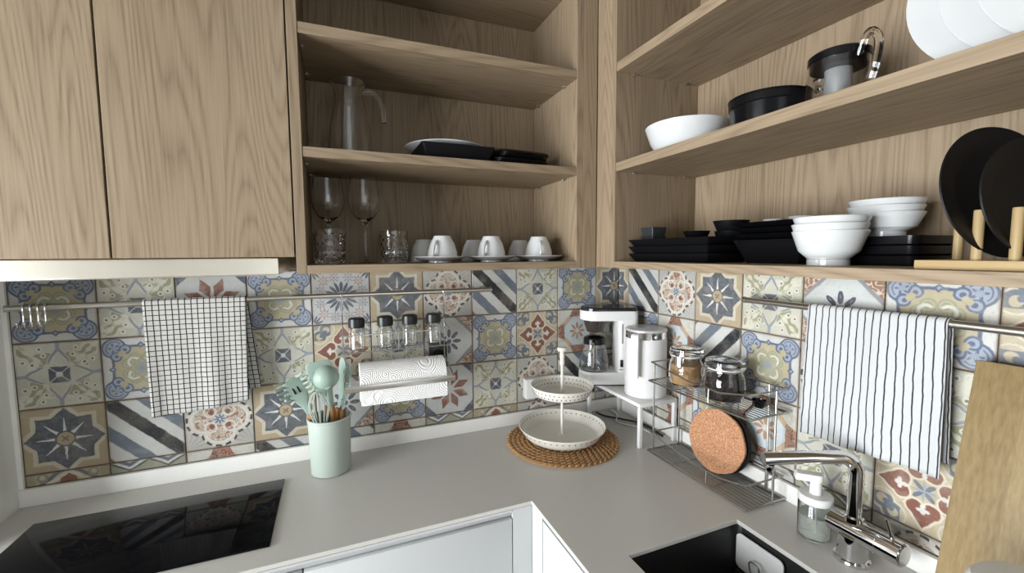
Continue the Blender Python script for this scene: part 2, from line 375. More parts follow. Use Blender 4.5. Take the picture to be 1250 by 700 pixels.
def t_scroll():
    t = TileMat('scroll', WHITE); mx, mn, ax, ay = t.mx, t.mn, t.ax, t.ay
    field = t.lt(mx, .70); t.put(field, OCHRE)
    t.put(t.AND(t.band(mx, .72, .035), t.lt(mn, .40)), BLUE)
    dm = t.M('ADD', t.M('ABSOLUTE', t.M('SUBTRACT', mx, .74)), mn); t.put(t.lt(dm, .10), BLUE); t.put(t.lt(dm, .045), LBLUE)
    c = t.dist(ax, ay, .67, .67)
    t.put(t.lt(c, .315), BLUE); t.put(t.lt(c, .262), LBLUE); t.put(t.AND(t.band(c, .20, .014), t.lt(t.M('MULTIPLY', t.sum, -1), -1.30)), BLUE)
    # scroll eyes at both ends of each corner cartouche
    e = t.dist(mx, mn, .63, .40); t.put(t.lt(e, .155), BLUE); t.put(t.lt(e, .105), LBLUE); t.put(t.lt(t.dist(mx, mn, .61, .41), .055), BLUE)
    e2 = t.dist(mx, mn, .52, .47); t.put(t.lt(e2, .075), OCHRE)
    # little palmette inside the cartouche
    a = t.M('ARCTAN2', t.M('SUBTRACT', ay, .67), t.M('SUBTRACT', ax, .67))
    pal = t.M('MULTIPLY_ADD', t.M('COSINE', t.M('MULTIPLY', a, 5)), .07, .085)
    t.put(t.lt(t.M('SUBTRACT', c, pal), 0), BLUE); t.put(t.lt(t.M('SUBTRACT', c, t.M('MULTIPLY', pal, .55)), 0), LBLUE)
    # central olive curls
    k = t.dist(mx, mn, .335, .165)
    t.put(t.lt(k, .165), OLIVE); t.put(t.lt(k, .135), (.36, .345, .225)); t.put(t.band(k, .065, .022), OLIVE)
    t.put(t.AND(t.band(t.dist(ax, ay, .20, .20), .135, .035), t.lt(t.M('MULTIPLY', t.R, -1), -.30)), (.56, .55, .47))
    t.put(t.lt(t.R, .20), (.31, .30, .19)); t.put(t.lt(t.R, .135), (.25, .28, .28)); t.put(t.lt(t.dist(mx, mn, .14, .0), .05), (.25, .28, .28)); t.put(t.lt(t.R, .06), (.20, .25, .29))
    return t.done()
def t_v(t, al): return t.M('MULTIPLY_ADD', t.M('SINE', t.M('MULTIPLY', al, 20)), .025, .035)
def t_leaf():
    t = TileMat('leaf', PALEG); ax, ay, mx, mn = t.ax, t.ay, t.mx, t.mn
    dg = t.M('MULTIPLY', t.x, t.y)
    t.put(t.M('MULTIPLY', t.lt(dg, 0, .12), .55), (.58, .55, .47))
    al, ac, _ = t.fold(4, PI/4)
    wav = t.M('MULTIPLY_ADD', t.M('SINE', t.M('MULTIPLY', al, 13)), .07, t.M('MULTIPLY_ADD', al, -.32, .46))
    lf = t.M('SUBTRACT', ac, wav)
    t.put(t.AND(t.lt(lf, .05), t.lt(t.M('MULTIPLY', al, -1), -.42)), (.57, .55, .44))
    t.put(t.AND(t.AND(t.lt(lf, 0), t.lt(t.M('MULTIPLY', al, -1), -.46)), t.lt(t.noise(2.6, 2), .54, .1)), (.29, .285, .165))
    t.put(t.AND(t.lt(t.M('SUBTRACT', ac, t_v(t, al)), 0), t.lt(t.M('MULTIPLY', al, -1), -.5)), (.58, .56, .46))
    fk = t.M('MULTIPLY_ADD', mx, .62, t.M('MULTIPLY_ADD', mn, .785, -.484))
    fk = t.M('ADD', fk, t.M('MULTIPLY', t.M('MULTIPLY', mn, mn), .9)); t.put(t.AND(t.band(fk, .0, .065), t.lt(mn, .27)), (.52, .50, .42)); t.put(t.AND(t.band(fk, .0, .037), t.lt(mn, .25)), (.22, .25, .30))
    t.put(t.AND(t.lt(mn, .05), t.lt(t.M('MULTIPLY', mx, -1), -.74)), (.25, .28, .33))
    for (px, py) in ((.80, .42), (.60, .34), (.62, .72)):
        d = t.dist(mx, mn, px, py); t.put(t.lt(d, .075), (.62, .60, .50)); t.put(t.lt(d, .032), (.10, .10, .10))
    t.put(t.lt(t.R, .34), (.50, .49, .41)); t.put(t.AND(t.lt(t.M('MAXIMUM', mx, t.M('MULTIPLY', t.sum, .56)), .245), t.lt(t.M('SUBTRACT', mn, mx), -.018)), GBLUE)
    t.put(t.lt(t.R, .075), WHITE)
    return t.done()
def t_star():
    t = TileMat('star', TAN)
    d = t.M('MINIMUM', t.M('SUBTRACT', t.mx, .66), t.M('MULTIPLY', t.M('SUBTRACT', t.sum, .96), .7071))
    t.put(t.lt(d, .11), CREAMT); t.put(t.lt(d, 0), (.088, .098, .115))
    t.put(t.M('MULTIPLY', t.AND(t.lt(d, 0), t.lt(t.noise(7, 4), .48, .1)), .5), (.15, .162, .18))
    al, ac, a = t.fold(8)
    ray = t.M('SUBTRACT', ac, t.M('MULTIPLY_ADD', al, -.09, .066))
    t.put(t.AND(t.lt(ray, 0, .015), t.AND(t.lt(t.R, .66), t.lt(t.M('MULTIPLY', t.R, -1), -.24))), (.62, .63, .62))
    t.put(t.lt(t.R, .235), (.07, .06, .05)); t.put(t.lt(t.R, .205), TAN)
    al4, ac4, _ = t.fold(4, PI/4); t.put(t.AND(t.lt(ac4, .02), t.lt(t.R, .11)), (.14, .10, .07))
    return t.done()
def t_stripes(flip=False):
    t = TileMat('stripes_mirrored' if flip else 'stripes', WHITE)
    s = t.M('MULTIPLY', t.M('SUBTRACT' if flip else 'ADD', t.x, t.y), .5)
    t.put(t.band(s, .02, .135), INK); t.put(t.M('MAXIMUM', t.band(s, .49, .115), t.band(s, -.49, .125)), SLATEB)
    t.put(t.lt(t.M('MULTIPLY', s, -1), -.90), INK); t.put(t.lt(s, -.9), RED)
    return t.done()
def t_quatrefoil():
    t = TileMat('quatrefoil', (.44, .425, .37)); mx, mn, ax, ay = t.mx, t.mn, t.ax, t.ay
    d0 = t.dist(ax, ay, 1, 1); aa = t.M('ARCTAN2', t.M('SUBTRACT', 1.0, ay), t.M('SUBTRACT', 1.0, ax))
    t.put(t.AND(t.lt(t.M('MULTIPLY', t.M('SINE', t.M('MULTIPLY', aa, 22)), -1), -.2, .2), t.lt(d0, .62)), (.36, .36, .35))
    q = t.M('SUBTRACT', t.dist(mx, mn, .40, 0), .53)
    t.put(t.lt(q, .03), (.57, .52, .45)); t.put(t.lt(q, -.10), PINK)
    t.put(t.AND(t.lt(q, -.1), t.lt(t.noise(6.5, 2), .45, .04)), (.30, .125, .07))
    t.put(t.AND(t.lt(q, -.1), t.lt(t.noise(5.2, 1), .40, .04)), (.33, .31, .25))
    t.put(t.AND(t.lt(q, .0), t.filigree(6.5, .028)), (.63, .58, .50))
    t.put(t.band(q, -.115, .03), (.63, .60, .54))
    dash = t.M('SINE', t.M('MULTIPLY', t.A, 20)); t.put(t.AND(t.band(q, .005, .036), t.lt(dash, .35, .2)), (.03, .03, .04))
    lob = t.dist(ax, ay, .27, .27); t.put(t.band(lob, .17, .028), (.63, .59, .52)); t.put(t.lt(t.dist(ax, ay, .24, .24), .085), RED)
    pet = t.M('MULTIPLY_ADD', t.M('COSINE', t.M('MULTIPLY', t.A, 8)), .06, .13)
    t.put(t.lt(t.M('SUBTRACT', t.R, .2), 0), (.52, .50, .45)); t.put(t.lt(t.M('SUBTRACT', t.R, pet), 0), (.10, .145, .25)); t.put(t.lt(t.R, .035), WHITE)
    return t.done()
def t_redstar():
    t = TileMat('red_star', (.46, .47, .455))
    t.put(t.lt(t.M('MULTIPLY', t.sum, -1), -1.52), GBLUE)
    al, ac, _ = t.fold(8, PI/8)
    k = t.M('SUBTRACT', ac, t.M('MULTIPLY_ADD', t.M('ABSOLUTE', t.M('SUBTRACT', al, .50)), -.47, .165))
    t.put(t.lt(k, 0), RED); t.put(t.M('MULTIPLY', t.AND(t.lt(k, 0), t.lt(t.noise(9, 3), .46, .06)), .5), (.20, .07, .04))
    t.put(t.M('MULTIPLY', t.lt(t.noise(4, 4), .42, .06), .3), (.42, .38, .36))
    return t.done()
def t_hearts():
    t = TileMat('hearts', (.46, .385, .255)); mx, mn, ax, ay = t.mx, t.mn, t.ax, t.ay
    t.put(t.M('MULTIPLY', t.lt(t.noise(4, 3), .45, .1), .5), (.36, .31, .17))
    # corner curls
    c = t.dist(mx, mn, .80, .56); t.put(t.AND(t.band(c, .17, .055), t.lt(t.M('MULTIPLY', mn, -1), -.42)), SLATEB)
    t.put(t.lt(t.dist(mx, mn, .72, .60), .07), SLATEB); t.put(t.lt(t.dist(ax, ay, 1, 1), .22), (.20, .23, .27))
    t.put(t.band(c, .26, .02), (.56, .50, .38))
    lobe = t.M('SUBTRACT', t.dist(mx, mn, .43, .155), .165)
    tri = t.M('MULTIPLY', t.M('MAXIMUM', t.M('SUBTRACT', mn, t.M('MULTIPLY_ADD', mx, -.72, .645)), t.M('SUBTRACT', .46, mx)), .8)
    h = t.M('MINIMUM', lobe, tri)
    t.put(t.lt(h, .045), (.62, .54, .42)); t.put(t.lt(h, 0), (.20, .062, .034))
    t.put(t.lt(t.dist(mx, mn, .47, 0, 1.5, 1), .062), (.60, .58, .52)); t.put(t.lt(t.dist(mx, mn, .46, .075, 1, 1.4), .042), (.60, .58, .52)); t.put(t.lt(t.dist(mx, mn, .36, .0), .055), (.60, .58, .52))
    al, ac, _ = t.fold(4, PI/4); t.put(t.lt(t.dist(al, ac, .15, 0, 1, .38), .13), SLATEB)
    al, ac, _ = t.fold(4); t.put(t.lt(t.dist(al, ac, .12, 0, 1, .32), .10), (.27, .31, .35))
    return t.done()
def t_octagon():
    t = TileMat('octagon', (.27, .115, .06))
    t.put(t.filigree(7, .05), (.58, .49, .40))
    o = t.M('MAXIMUM', t.M('SUBTRACT', t.mx, 1.2), t.M('MULTIPLY', t.M('SUBTRACT', t.sum, 1.22), .7071))
    t.put(t.lt(o, .075), (.22, .23, .25)); t.put(t.lt(o, -.02), (.50, .52, .50))
    al, ac, _ = t.fold(8)
    t.put(t.lt(t.dist(al, ac, .33, 0, 1, .42), .175), PLUM); t.put(t.lt(t.R, .09), PLUM)
    t.put(t.lt(t.dist(al, ac, .36, 0, 1, .25), .05), (.2, .2, .26))
    return t.done()
def t_dots():
    t = TileMat('rosettes', (.44, .45, .44)); ax, ay, mx, mn = t.ax, t.ay, t.mx, t.mn
    al, ac, _ = t.fold(16)
    t.put(t.lt(t.dist(al, ac, .37, 0, 1, .27), .20), GBLUE); t.put(t.lt(t.R, .13), (.30, .31, .33))
    def rosette(px, py, cx, cy, n, r, c1, c2):
        d = t.dist(px, py, cx, cy); a = t.M('ARCTAN2', t.M('SUBTRACT', py, cy), t.M('SUBTRACT', px, cx))
        p = t.M('MULTIPLY_ADD', t.M('COSINE', t.M('MULTIPLY', a, n)), r*.35, r*.72)
        t.put(t.AND(t.lt(t.M('SUBTRACT', d, p), 0), t.lt(t.M('MULTIPLY', d, -1), -r*.42)), c1); t.put(t.lt(d, r*.26), c2)
    rosette(mx, mn, .72, .24, 8, .185, (.24, .26, .31), (.40, .2, .14))
    rosette(ax, ay, .60, .60, 8, .19, (.38, .20, .15), (.3, .31, .34))
    d = t.dist(ax, ay, 1, 1); a = t.M('ARCTAN2', t.M('SUBTRACT', ay, 1), t.M('SUBTRACT', ax, 1))
    p = t.M('MULTIPLY_ADD', t.M('ABSOLUTE', t.M('COSINE', t.M('MULTIPLY', a, 8))), .26, .12)
    t.put(t.AND(t.lt(t.M('SUBTRACT', d, p), 0), t.lt(t.M('MULTIPLY', d, -1), -.12)), GBLUE)
    return t.done()
def t_cross():
    t = TileMat('cross', (.54, .53, .47)); mx, mn = t.mx, t.mn
    t.put(t.M('MULTIPLY', t.lt(t.noise(4, 3), .48, .08), .6), (.46, .42, .33))
    t.put(t.band(t.sum, .98, .13), (.44, .31, .19)); t.put(t.lt(t.sum, .86), (.47, .52, .54))
    p = t.AND(t.lt(t.M('MULTIPLY', mx, -1), -.66), t.lt(t.M('MULTIPLY_ADD', mx, .45, mn), .68)); t.put(p, (.34, .14, .085))
    t.put(t.AND(p, t.filigree(9, .05)), (.10, .055, .045)); 
    al, ac, _ = t.fold(8); t.put(t.lt(t.dist(al, ac, .25, 0, 1, .38), .155), ORANGE); t.put(t.lt(t.R, .06), (.55, .5, .4))
    return t.done()
def t_chevron():
    t = TileMat('chevron', (.44, .34, .20))
    w = t.M('ADD', t.M('MULTIPLY', t.ax, .75), t.M('SUBTRACT', t.y, 1.0))
    t.put(t.band(w, -.02, .07), (.58, .53, .42)); t.put(t.band(w, .14, .06), SLATEB); t.put(t.AND(t.lt(w, -.08), t.lt(t.ax, .2)), RED)
    t.put(t.lt(t.dist(t.ax, t.y, .60, .84), .14), (.26, .25, .19)); t.put(t.lt(t.dist(t.ax, t.y, .60, .86), .07), (.50, .44, .31))
    t.put(t.band(t.ax, .86, .1), (.32, .29, .18))
    return t.done()
def t_zigzag():
    t = TileMat('zigzag', (.30, .30, .22))
    w = t.M('ADD', t.M('MULTIPLY', t.M('PINGPONG', t.M('ADD', t.x, 1.0), .5), .6), t.y)
    t.put(t.band(w, 1.06, .035), (.60, .60, .55)); t.put(t.band(w, .98, .025), (.05, .06, .08)); t.put(t.band(w, 1.17, .05), BLUE); t.put(t.lt(t.M('MULTIPLY', w, -1), -1.24), (.58, .58, .54))
    return t.done()
TM = dict(s=t_scroll(), l=t_leaf(), t=t_star(), d=t_stripes(), f=t_stripes(True), q=t_quatrefoil(), r=t_redstar(), h=t_hearts(), o=t_octagon(), p=t_dots(), c=t_cross(), v=t_chevron(), z=t_zigzag())

# ---------------------------------------------------------------- room shell
T = .165; ZC = .90; ZAB = ZC+2.45*T; XL = -1.762; YR = -3.3; ZTOP = 2.60
FOLD = .627
floor = structure(G().box(XW-.3, .1, YR-.1, .1, -.05, 0).build('floor', FLOORM))
ceiling = structure(G().box(XW-.3, .1, YR-.1, .1, ZTOP, ZTOP+.05).build('ceiling', WALLP))
wall_back = structure(G().box(XW-.16, .1, .006, .1, 0, ZTOP).build('wall_back', GROUT))
G().box(XW, XL-.15, .0005, .006, 0, ZTOP).build('plaster', WALLP, wall_back)
wall_right = structure(G().box(.006, .1, YR, .006, 0, ZTOP).build('wall_right', GROUT))
# short return wall beside the worktop, faced with a gloss panel; the far left wall holds a balcony window
wall_return = structure(G().box(XL-.15, XL-.012, -.198, .006, 0, ZTOP).build('wall_return', WALLP))
W = WIN; g = G()
g.box(XW-.16, XW, YR, W['y0'], 0, ZTOP); g.box(XW-.16, XW, W['y1'], .006, 0, ZTOP)
g.box(XW-.16, XW, W['y0'], W['y1'], 0, W['z0']); g.box(XW-.16, XW, W['y0'], W['y1'], W['z1'], ZTOP)
wall_left = structure(g.build('wall_left', WALLP))
G().box(XL-.012, XL, -.200, 0, 0, ZTOP, .001).build('side_panel', PANEL, wall_return)
G().box(XL, XL+.009, -.008, 0, ZC+.044, ZTOP-.01).build('corner_profile', simple('white_profile', (.85, .84, .80), rough=.25), wall_return)
g = G(); f = .055
for a in ((W['y0'], W['y1'], W['z0'], W['z0']+f), (W['y0'], W['y1'], W['z1']-f, W['z1']), (W['y0'], W['y0']+f, W['z0']+f, W['z1']-f), (W['y1']-f, W['y1'], W['z0']+f, W['z1']-f), ((W['y0']+W['y1'])/2-.03, (W['y0']+W['y1'])/2+.03, W['z0']+f, W['z1']-f)):
    g.box(XW-.11, XW-.05, *a)
win1 = structure(g.build('window_1', LACQ))
G().box(XW-.084, XW-.078, W['y0']+.05, W['y1']-.05, W['z0']+.05, W['z1']-.05).build('pane', PANE, win1)
G().box(XW-.06, XW+.03, W['y0']-.03, W['y1']+.03, W['z0']-.025, W['z0']-.001, .004).build('sill', LACQ, win1)
# rear wall behind the photographer, with an unseen window for the fill lamp
g = G(); g.box(XW-.16, -1.4, YR-.1, YR, 0, ZTOP); g.box(-.1, .1, YR-.1, YR, 0, ZTOP); g.box(-1.4, -.1, YR-.1, YR, 0, .85); g.box(-1.4, -.1, YR-.1, YR, 2.25, ZTOP)
structure(g.build('wall_rear', WALLP))
g = G()
for a in ((-1.4, -.1, .85, .91), (-1.4, -.1, 2.19, 2.25), (-1.4, -1.34, .91, 2.19), (-.16, -.1, .91, 2.19), (-.78, -.72, .91, 2.19)): g.box(a[0], a[1], YR-.08, YR-.03, a[2], a[3])
win2 = structure(g.build('window_2', LACQ)); G().box(-1.36, -.14, YR-.058, YR-.052, .89, 2.21).build('pane', PANE, win2)

# tiles: one object each; row letters from the worktop's top row down; index 0 is the column next to the fold tile
def tile_mesh(w, h, u0, u1, v0, v1):
    g_ = .0012; b = .0013; d = .007
    a0, a1, c0, c1 = -w/2+g_, w/2-g_, -h/2+g_, h/2-g_
    V = [(a0, d, c0), (a1, d, c0), (a1, d, c1), (a0, d, c1), (a0, b, c0), (a1, b, c0), (a1, b, c1), (a0, b, c1), (a0+b, 0, c0+b), (a1-b, 0, c0+b), (a1-b, 0, c1-b), (a0+b, 0, c1-b)]
    F = [(8, 9, 10, 11)]+[(4+i, 4+(i+1) % 4, 8+(i+1) % 4, 8+i) for i in range(4)]+[(i, (i+1) % 4, 4+(i+1) % 4, 4+i) for i in range(4)]
    me = bpy.data.meshes.new('tile'); me.from_pydata(V, [], F); me.update()
    uvl = me.uv_layers.new(name='UVMap')
    for l in me.loops:
        p = me.vertices[l.vertex_index].co
        uvl.data[l.index].uv = (u0+(p.x+w/2)/w*(u1-u0), v0+(p.z+h/2)/h*(v1-v0))
    me.materials.append(TM['s']); return me
tile_cache = {}
def tile(pat, wall, w, h, loc, rz, uvr):
    key = (round(w, 4), round(h, 4), uvr)
    if key not in tile_cache: tile_cache[key] = tile_mesh(w, h, *uvr)
    o = bpy.data.objects.new('tile', tile_cache[key]); col.objects.link(o); o.parent = wall
    o.material_slots[0].link = 'OBJECT'; o.material_slots[0].material = TM[pat]
    o.location = loc; o.rotation_euler = (random.uniform(-.002, .002), random.uniform(-.002, .002), rz+random.uniform(-.002, .002)); return o
UPT = .044; DH = ZAB-2*T-(ZC+UPT)
#          i = 9 ... 0 (left wall to corner)
ROWS_B = dict(A='slrsptqdls', B='lscllhlosh'[::1], C='tdqtosrlqd', D='vzcddczvqc')
ROWS_B['B'] = 'lsrlhloshc'
FOLDP = dict(A='t', B='l', C='s', D='q')
ROWS_R = dict(A='dqtloshlqd', B='scfsqlptso', C='qolsclhcls'.replace('l', 's', 1), D='hcddzqtqzd')
ROWS_R['C'] = 'qcsclhrcls'
def zrow(r): return dict(A=(ZAB, ZAB+T, 0., 1.), B=(ZAB-T, ZAB, 0., 1.), C=(ZAB-2*T, ZAB-T, 0., 1.), D=(ZC+UPT, ZAB-2*T, 1-DH/T, 1.))[r]
for r in 'ABCD':
    z0, z1, v0, v1 = zrow(r)
    for n, pat in enumerate(ROWS_B[r]):
        i = 9-n; xc = -(FOLD+i+.5)*T
        tile(pat, wall_back, T, z1-z0, (xc, random.uniform(-.0004, .0004), (z0+z1)/2), 0, (0., 1., v0, v1))
    tile(FOLDP[r], wall_back, FOLD*T, z1-z0, (-FOLD*T/2, 0, (z0+z1)/2), 0, (0., FOLD, v0, v1))
    tile(FOLDP[r], wall_right, (1-FOLD)*T, z1-z0, (0, -(1-FOLD)*T/2, (z0+z1)/2), -PI/2, (FOLD, 1., v0, v1))
    for i, pat in enumerate(ROWS_R[r]):
        tile(pat, wall_right, T, z1-z0, (random.uniform(-.0004, .0004), -(1-FOLD+i+.5)*T, (z0+z1)/2), -PI/2, (0., 1., v0, v1))
# plain plaster where the tiling ends
G().box(.0005, .006, YR, -(1-FOLD+10)*T, 0, ZTOP).build('plaster', WALLP, wall_right)

# ---------------------------------------------------------------- worktop
def grid_slab(xs, ys, occ, z0, z1):
    g = G(); nx, ny = len(xs), len(ys)
    V = [(x, y, z) for z in (z0, z1) for y in ys for x in xs]; F = []
    I = lambda i, j, k: k*nx*ny+j*nx+i
    O = lambda i, j: 0 <= i < nx-1 and 0 <= j < ny-1 and occ((xs[i]+xs[i+1])/2, (ys[j]+ys[j+1])/2)
    for i in range(nx-1):
        for j in range(ny-1):
            if not O(i, j): continue
            F += [(I(i, j, 1), I(i+1, j, 1), I(i+1, j+1, 1), I(i, j+1, 1)), (I(i, j, 0), I(i, j+1, 0), I(i+1, j+1, 0), I(i+1, j, 0))]
            if not O(i-1, j): F.append((I(i, j, 0), I(i, j, 1), I(i, j+1, 1), I(i, j+1, 0)))
            if not O(i+1, j): F.append((I(i+1, j, 0), I(i+1, j+1, 0), I(i+1, j+1, 1), I(i+1, j, 1)))
            if not O(i, j-1): F.append((I(i, j, 0), I(i+1, j, 0), I(i+1, j, 1), I(i, j, 1)))
            if not O(i, j+1): F.append((I(i, j+1, 0), I(i, j+1, 1), I(i+1, j+1, 1), I(i+1, j+1, 0)))
    used = sorted({k for f in F for k in f}); mp = {k: n for n, k in enumerate(used)}
    return g.add([V[k] for k in used], [[mp[k] for k in f] for f in F])
XE, YE = -.593, -.468; SX0, SX1, SY0, SY1 = -.492, -.188, -1.10, -.720; YEND = -1.75
top = thing('worktop', 'pale grey stone worktop running round the kitchen corner', 'worktop', (0, 0, ZC))
g = grid_slab([XL, XE, SX0, SX1, 0], [YEND, SY0, SY1, YE, 0], lambda x, y: (y > YE or x > XE) and not (SX0 < x < SX1 and SY0 < y < SY1), -.010, 0)
o = g.build('slab', STONE, top, smooth=False); bv = o.modifiers.new('bevel', 'BEVEL'); bv.width = .0012; bv.segments = 2; bv.limit_method = 'ANGLE'
G().box(XL, 0, -.013, 0, .0005, UPT, .001).build('upstand', UPST_LIT, top)
G().box(-.013, 0, YEND, -.0135, .0005, UPT, .001).build('upstand', UPST_LIT, top)

# base cabinets
bc = thing('base_cabinet', 'white handleless base cabinet below the cooking hob', 'cabinet', (0, 0, 0))
g = G(); zt = ZC-.0105
g.box(XL+.01, -.61, -.440, -.02, .10, .118); g.box(XL+.01, XL+.028, -.44, -.02, .118, zt); g.box(-.63, -.612, -.44, -.02, .118, zt); g.box(XL+.028, -.63, -.030, -.02, .118, zt)
g.build('carcass', LACQ, bc, smooth=False)
G().box(XL+.01, -.61, -.41, -.40, 0, .10).build('plinth', LACQ, bc)
for x0, x1 in ((-1.745, -1.1105), (-1.1075, -.6455)):
    d = G().box(x0, x1, YE, YE+.02, .11, .866, .0015).build('door', LACQ, bc)
cp = [(YE+.0005, zt-.0003), (YE+.0005, zt-.006), (YE+.004, zt-.010), (YE+.009, .872), (YE+.0115, .8675), (YE+.024, .8675), (YE+.024, zt-.0003)]
G().loft([[Vector((x, y, z)) for y, z in cp] for x in (-1.745, -.6445)]).build('grip_channel', LACQ, bc)
G().box(-.6435, XE+.0005, YE, -.03, 0.0, zt).build('corner_post', LACQ, bc, smooth=False)
bs = thing('base_cabinet', 'white handleless base cabinet below the black sink', 'cabinet', (0, 0, 0))
g = G(); g.box(XE+.03, -.02, YEND, -.50, .10, .118); g.box(XE+.03, -.02, YEND, YEND+.018, .118, zt); g.box(XE+.03, -.02, -.518, -.50, .118, zt); g.build('carcass', LACQ, bs, smooth=False)
G().box(XE+.06, XE+.07, YEND, -.5, 0, .10).build('plinth', LACQ, bs)
for y0, y1 in ((-1.126, -.527), (YEND, -1.129)):
    G().box(XE+.001, XE+.021, y0, y1, .11, zt-.006, .0015).build('door', LACQ, bs)
G().box(XE+.001, XE+.021, -.525, YE-.001, 0, zt).build('corner_strip', LACQ, bs, smooth=False)

# hob
hob = thing('induction_hob', 'black glass induction hob set into the worktop', 'hob', (-1.430, -.262, ZC))
G().box(-.256, .256, -.146, .146, .0005, .005, .0012).build('glass_plate', HOBG, hob)
# sink
sk = thing('sink', 'black undermount sink cut into the worktop', 'sink', ((SX0+SX1)/2, (SY0+SY1)/2, ZC-.0105))
hx, hy = (SX1-SX0)/2+.004, (SY1-SY0)/2+.004
g = G(); g.loft([lp(rrect(hx+.016, hy+.016, .02), 0), lp(rrect(hx, hy, .018), 0), lp(rrect(hx-.002, hy-.002, .018), -.01), lp(rrect(hx-.008, hy-.008, .022), -.175), lp(rrect(hx-.02, hy-.02, .02), -.19)], False, True)
o = g.build('basin', SINKM, sk); so = o.modifiers.new('solid', 'SOLIDIFY'); so.thickness = .002; so.offset = 1
G().lathe([(0, .0), (.035, .0), (.04, .003), (.04, 0)], 24, Tr(0, 0, -.188)).build('drain', STEEL, sk)

# ---------------------------------------------------------------- wall cabinets
D = -.300; ZB = 1.471; ZT = 2.288; TH = .020
def panel(x0, x1, y0, y1, z0, z1, mat, name, parent, b=.0006):
    c = ((x0+x1)/2, (y0+y1)/2, (z0+z1)/2)
    return G().box(x0-c[0], x1-c[0], y0-c[1], y1-c[1], z0-c[2], z1-c[2], b, 1).build(name, mat, parent, loc=c)
cl = thing('wall_cabinet', 'oak wall cabinet with two flat doors above the hood', 'cabinet', (0, 0, 0))
panel(XL+.002, XL+.020, D+.022, -.001, 1.512, ZT, WZ, 'side_panel', cl); panel(-1.128, -1.1095, D+.022, -.001, 1.512, ZT, WZ, 'side_panel', cl)
panel(XL+.021, -1.129, D+.022, -.001, 1.512, 1.530, WX, 'bottom_panel', cl); panel(XL+.021, -1.129, D+.022, -.001, ZT-.018, ZT, WX, 'top_panel', cl)
panel(XL+.021, -1.129, -.008, -.001, 1.531, ZT-.019, WZ, 'back_panel', cl)
panel(XL+.003, -1.4415, D, D+.020, 1.511, ZT, WZ, 'door', cl); panel(-1.4375, -1.1105, D, D+.020, 1.511, ZT, WZ, 'door', cl)

def pin(parent, loc): G().lathe([(0, -.006), (.004, -.006), (.005, -.002), (.005, .0), (0, 0)], 10).build('shelf_pin', GLASSS, parent, loc=loc)
XS = -.369
cb = thing('open_shelf_unit', 'open oak shelf unit holding cups, glasses and a jug', 'shelf', (0, 0, 0))
panel(-1.107, -1.0855, D, -.001, ZB, ZT, WZ, 'side_panel', cb); panel(XS, XS+.021, D, -.001, ZB, ZT, WZ, 'side_panel', cb)
panel(-1.085, XS-.0005, D, -.010, ZB, 1.491, WX, 'bottom_panel', cb); panel(-1.085, XS-.0005, D, -.010, 2.268, ZT, WX, 'top_panel', cb)
panel(-1.085, XS-.0005, -.009, -.001, ZB, ZT, WZ, 'back_panel', cb)
for z0, z1 in ((1.739, 1.762), (2.010, 2.034)):
    panel(-1.0845, XS-.001, D+.001, -.0105, z0, z1, WX, 'shelf', cb)
    for y in (-.235, -.06):
        pin(cb, (XS-.008, y, z0-.0002)); pin(cb, (-1.077, y, z0-.0002))
panel(XS+.0215, -.302, D, D+.018, ZB, ZT, WZ, 'filler', cb)
YS = -.389; YE2 = -1.74
cr = thing('open_shelf_unit', 'open oak shelf unit stacked with black and white tableware', 'shelf', (0, 0, 0))
panel(D, -.001, YS, YS+.019, ZB+.002, ZT, WZ, 'side_panel', cr); panel(D, -.001, YE2, YE2+.019, ZB+.002, ZT, WZ, 'side_panel', cr)
panel(D, -.010, YE2+.0195, YS-.0005, ZB+.002, 1.491, WY, 'bottom_panel', cr); panel(D, -.010, YE2+.0195, YS-.0005, 2.268, ZT, WY, 'top_panel', cr)
panel(-.009, -.001, YE2+.0195, YS-.0005, ZB+.002, ZT, WZ, 'back_panel', cr)
for z0, z1 in ((1.739, 1.763), (2.006, 2.030)):
    panel(D+.001, -.0105, YE2+.02, YS-.001, z0, z1, WY, 'shelf', cr)
    for x in (-.245, -.06): pin(cr, (x, YS-.008, z0-.0002))
panel(D, D+.018, YS+.0195, -.3005, ZB+.002, ZT, WZ, 'filler', cr)

# hood
hd = thing('range_hood', 'brushed steel slide-out range hood under the oak doors', 'hood', (-1.448, -.145, 1.470))
G().box(-.300, .302, -.142, .138, .0, .0395, .002).build('body', HOODM, hd)
G().box(-.300, .302, -.1435, -.1425, .003, .0365).build('front_strip', HOODM, hd)
G().box(-.27, .27, -.10, .10, -.003, .0005).build('filter_grille', STEEL, hd)

# ================================================================ things on the wall
def rail(name, label, pts, dirn, brackets):
    t = thing(name, label, 'rail', pts[0])
    a = Vector(pts[1])-Vector(pts[0]); G().tube([(0, 0, 0), a], .0075, 16).build('bar', STEEL, t)
    for s in (0, 1): G().lathe([(0, 0), (.0085, 0), (.0085, .006), (0, .006)], 16, Matrix.Translation(a*s) @ a.to_track_quat('Z', 'Y').to_matrix().to_4x4() @ Tr(0, 0, -.003)).build('end_cap', STEEL, t)
    for f in brackets:
        p = a*f; q = p+Vector(dirn)*.0405
        G().tube([p, q], .004, 10).tube([p+Vector(dirn)*.0355, q], .011, 16).build('bracket', STEEL, t)
    return t
RZ_ = 1.395
rail('towel_rail', 'long steel rail on the tiles with hooks and a checked towel', ((-1.735, -.040, RZ_), (-.545, -.040, RZ_)), (0, 1, 0), (.01, .5, .985))
rail('towel_rail', 'steel rail on the tiles carrying the striped towel', ((-.040, -.597, 1.391), (-.040, -1.30, 1.388)), (1, 0, 0), (.015, .97))
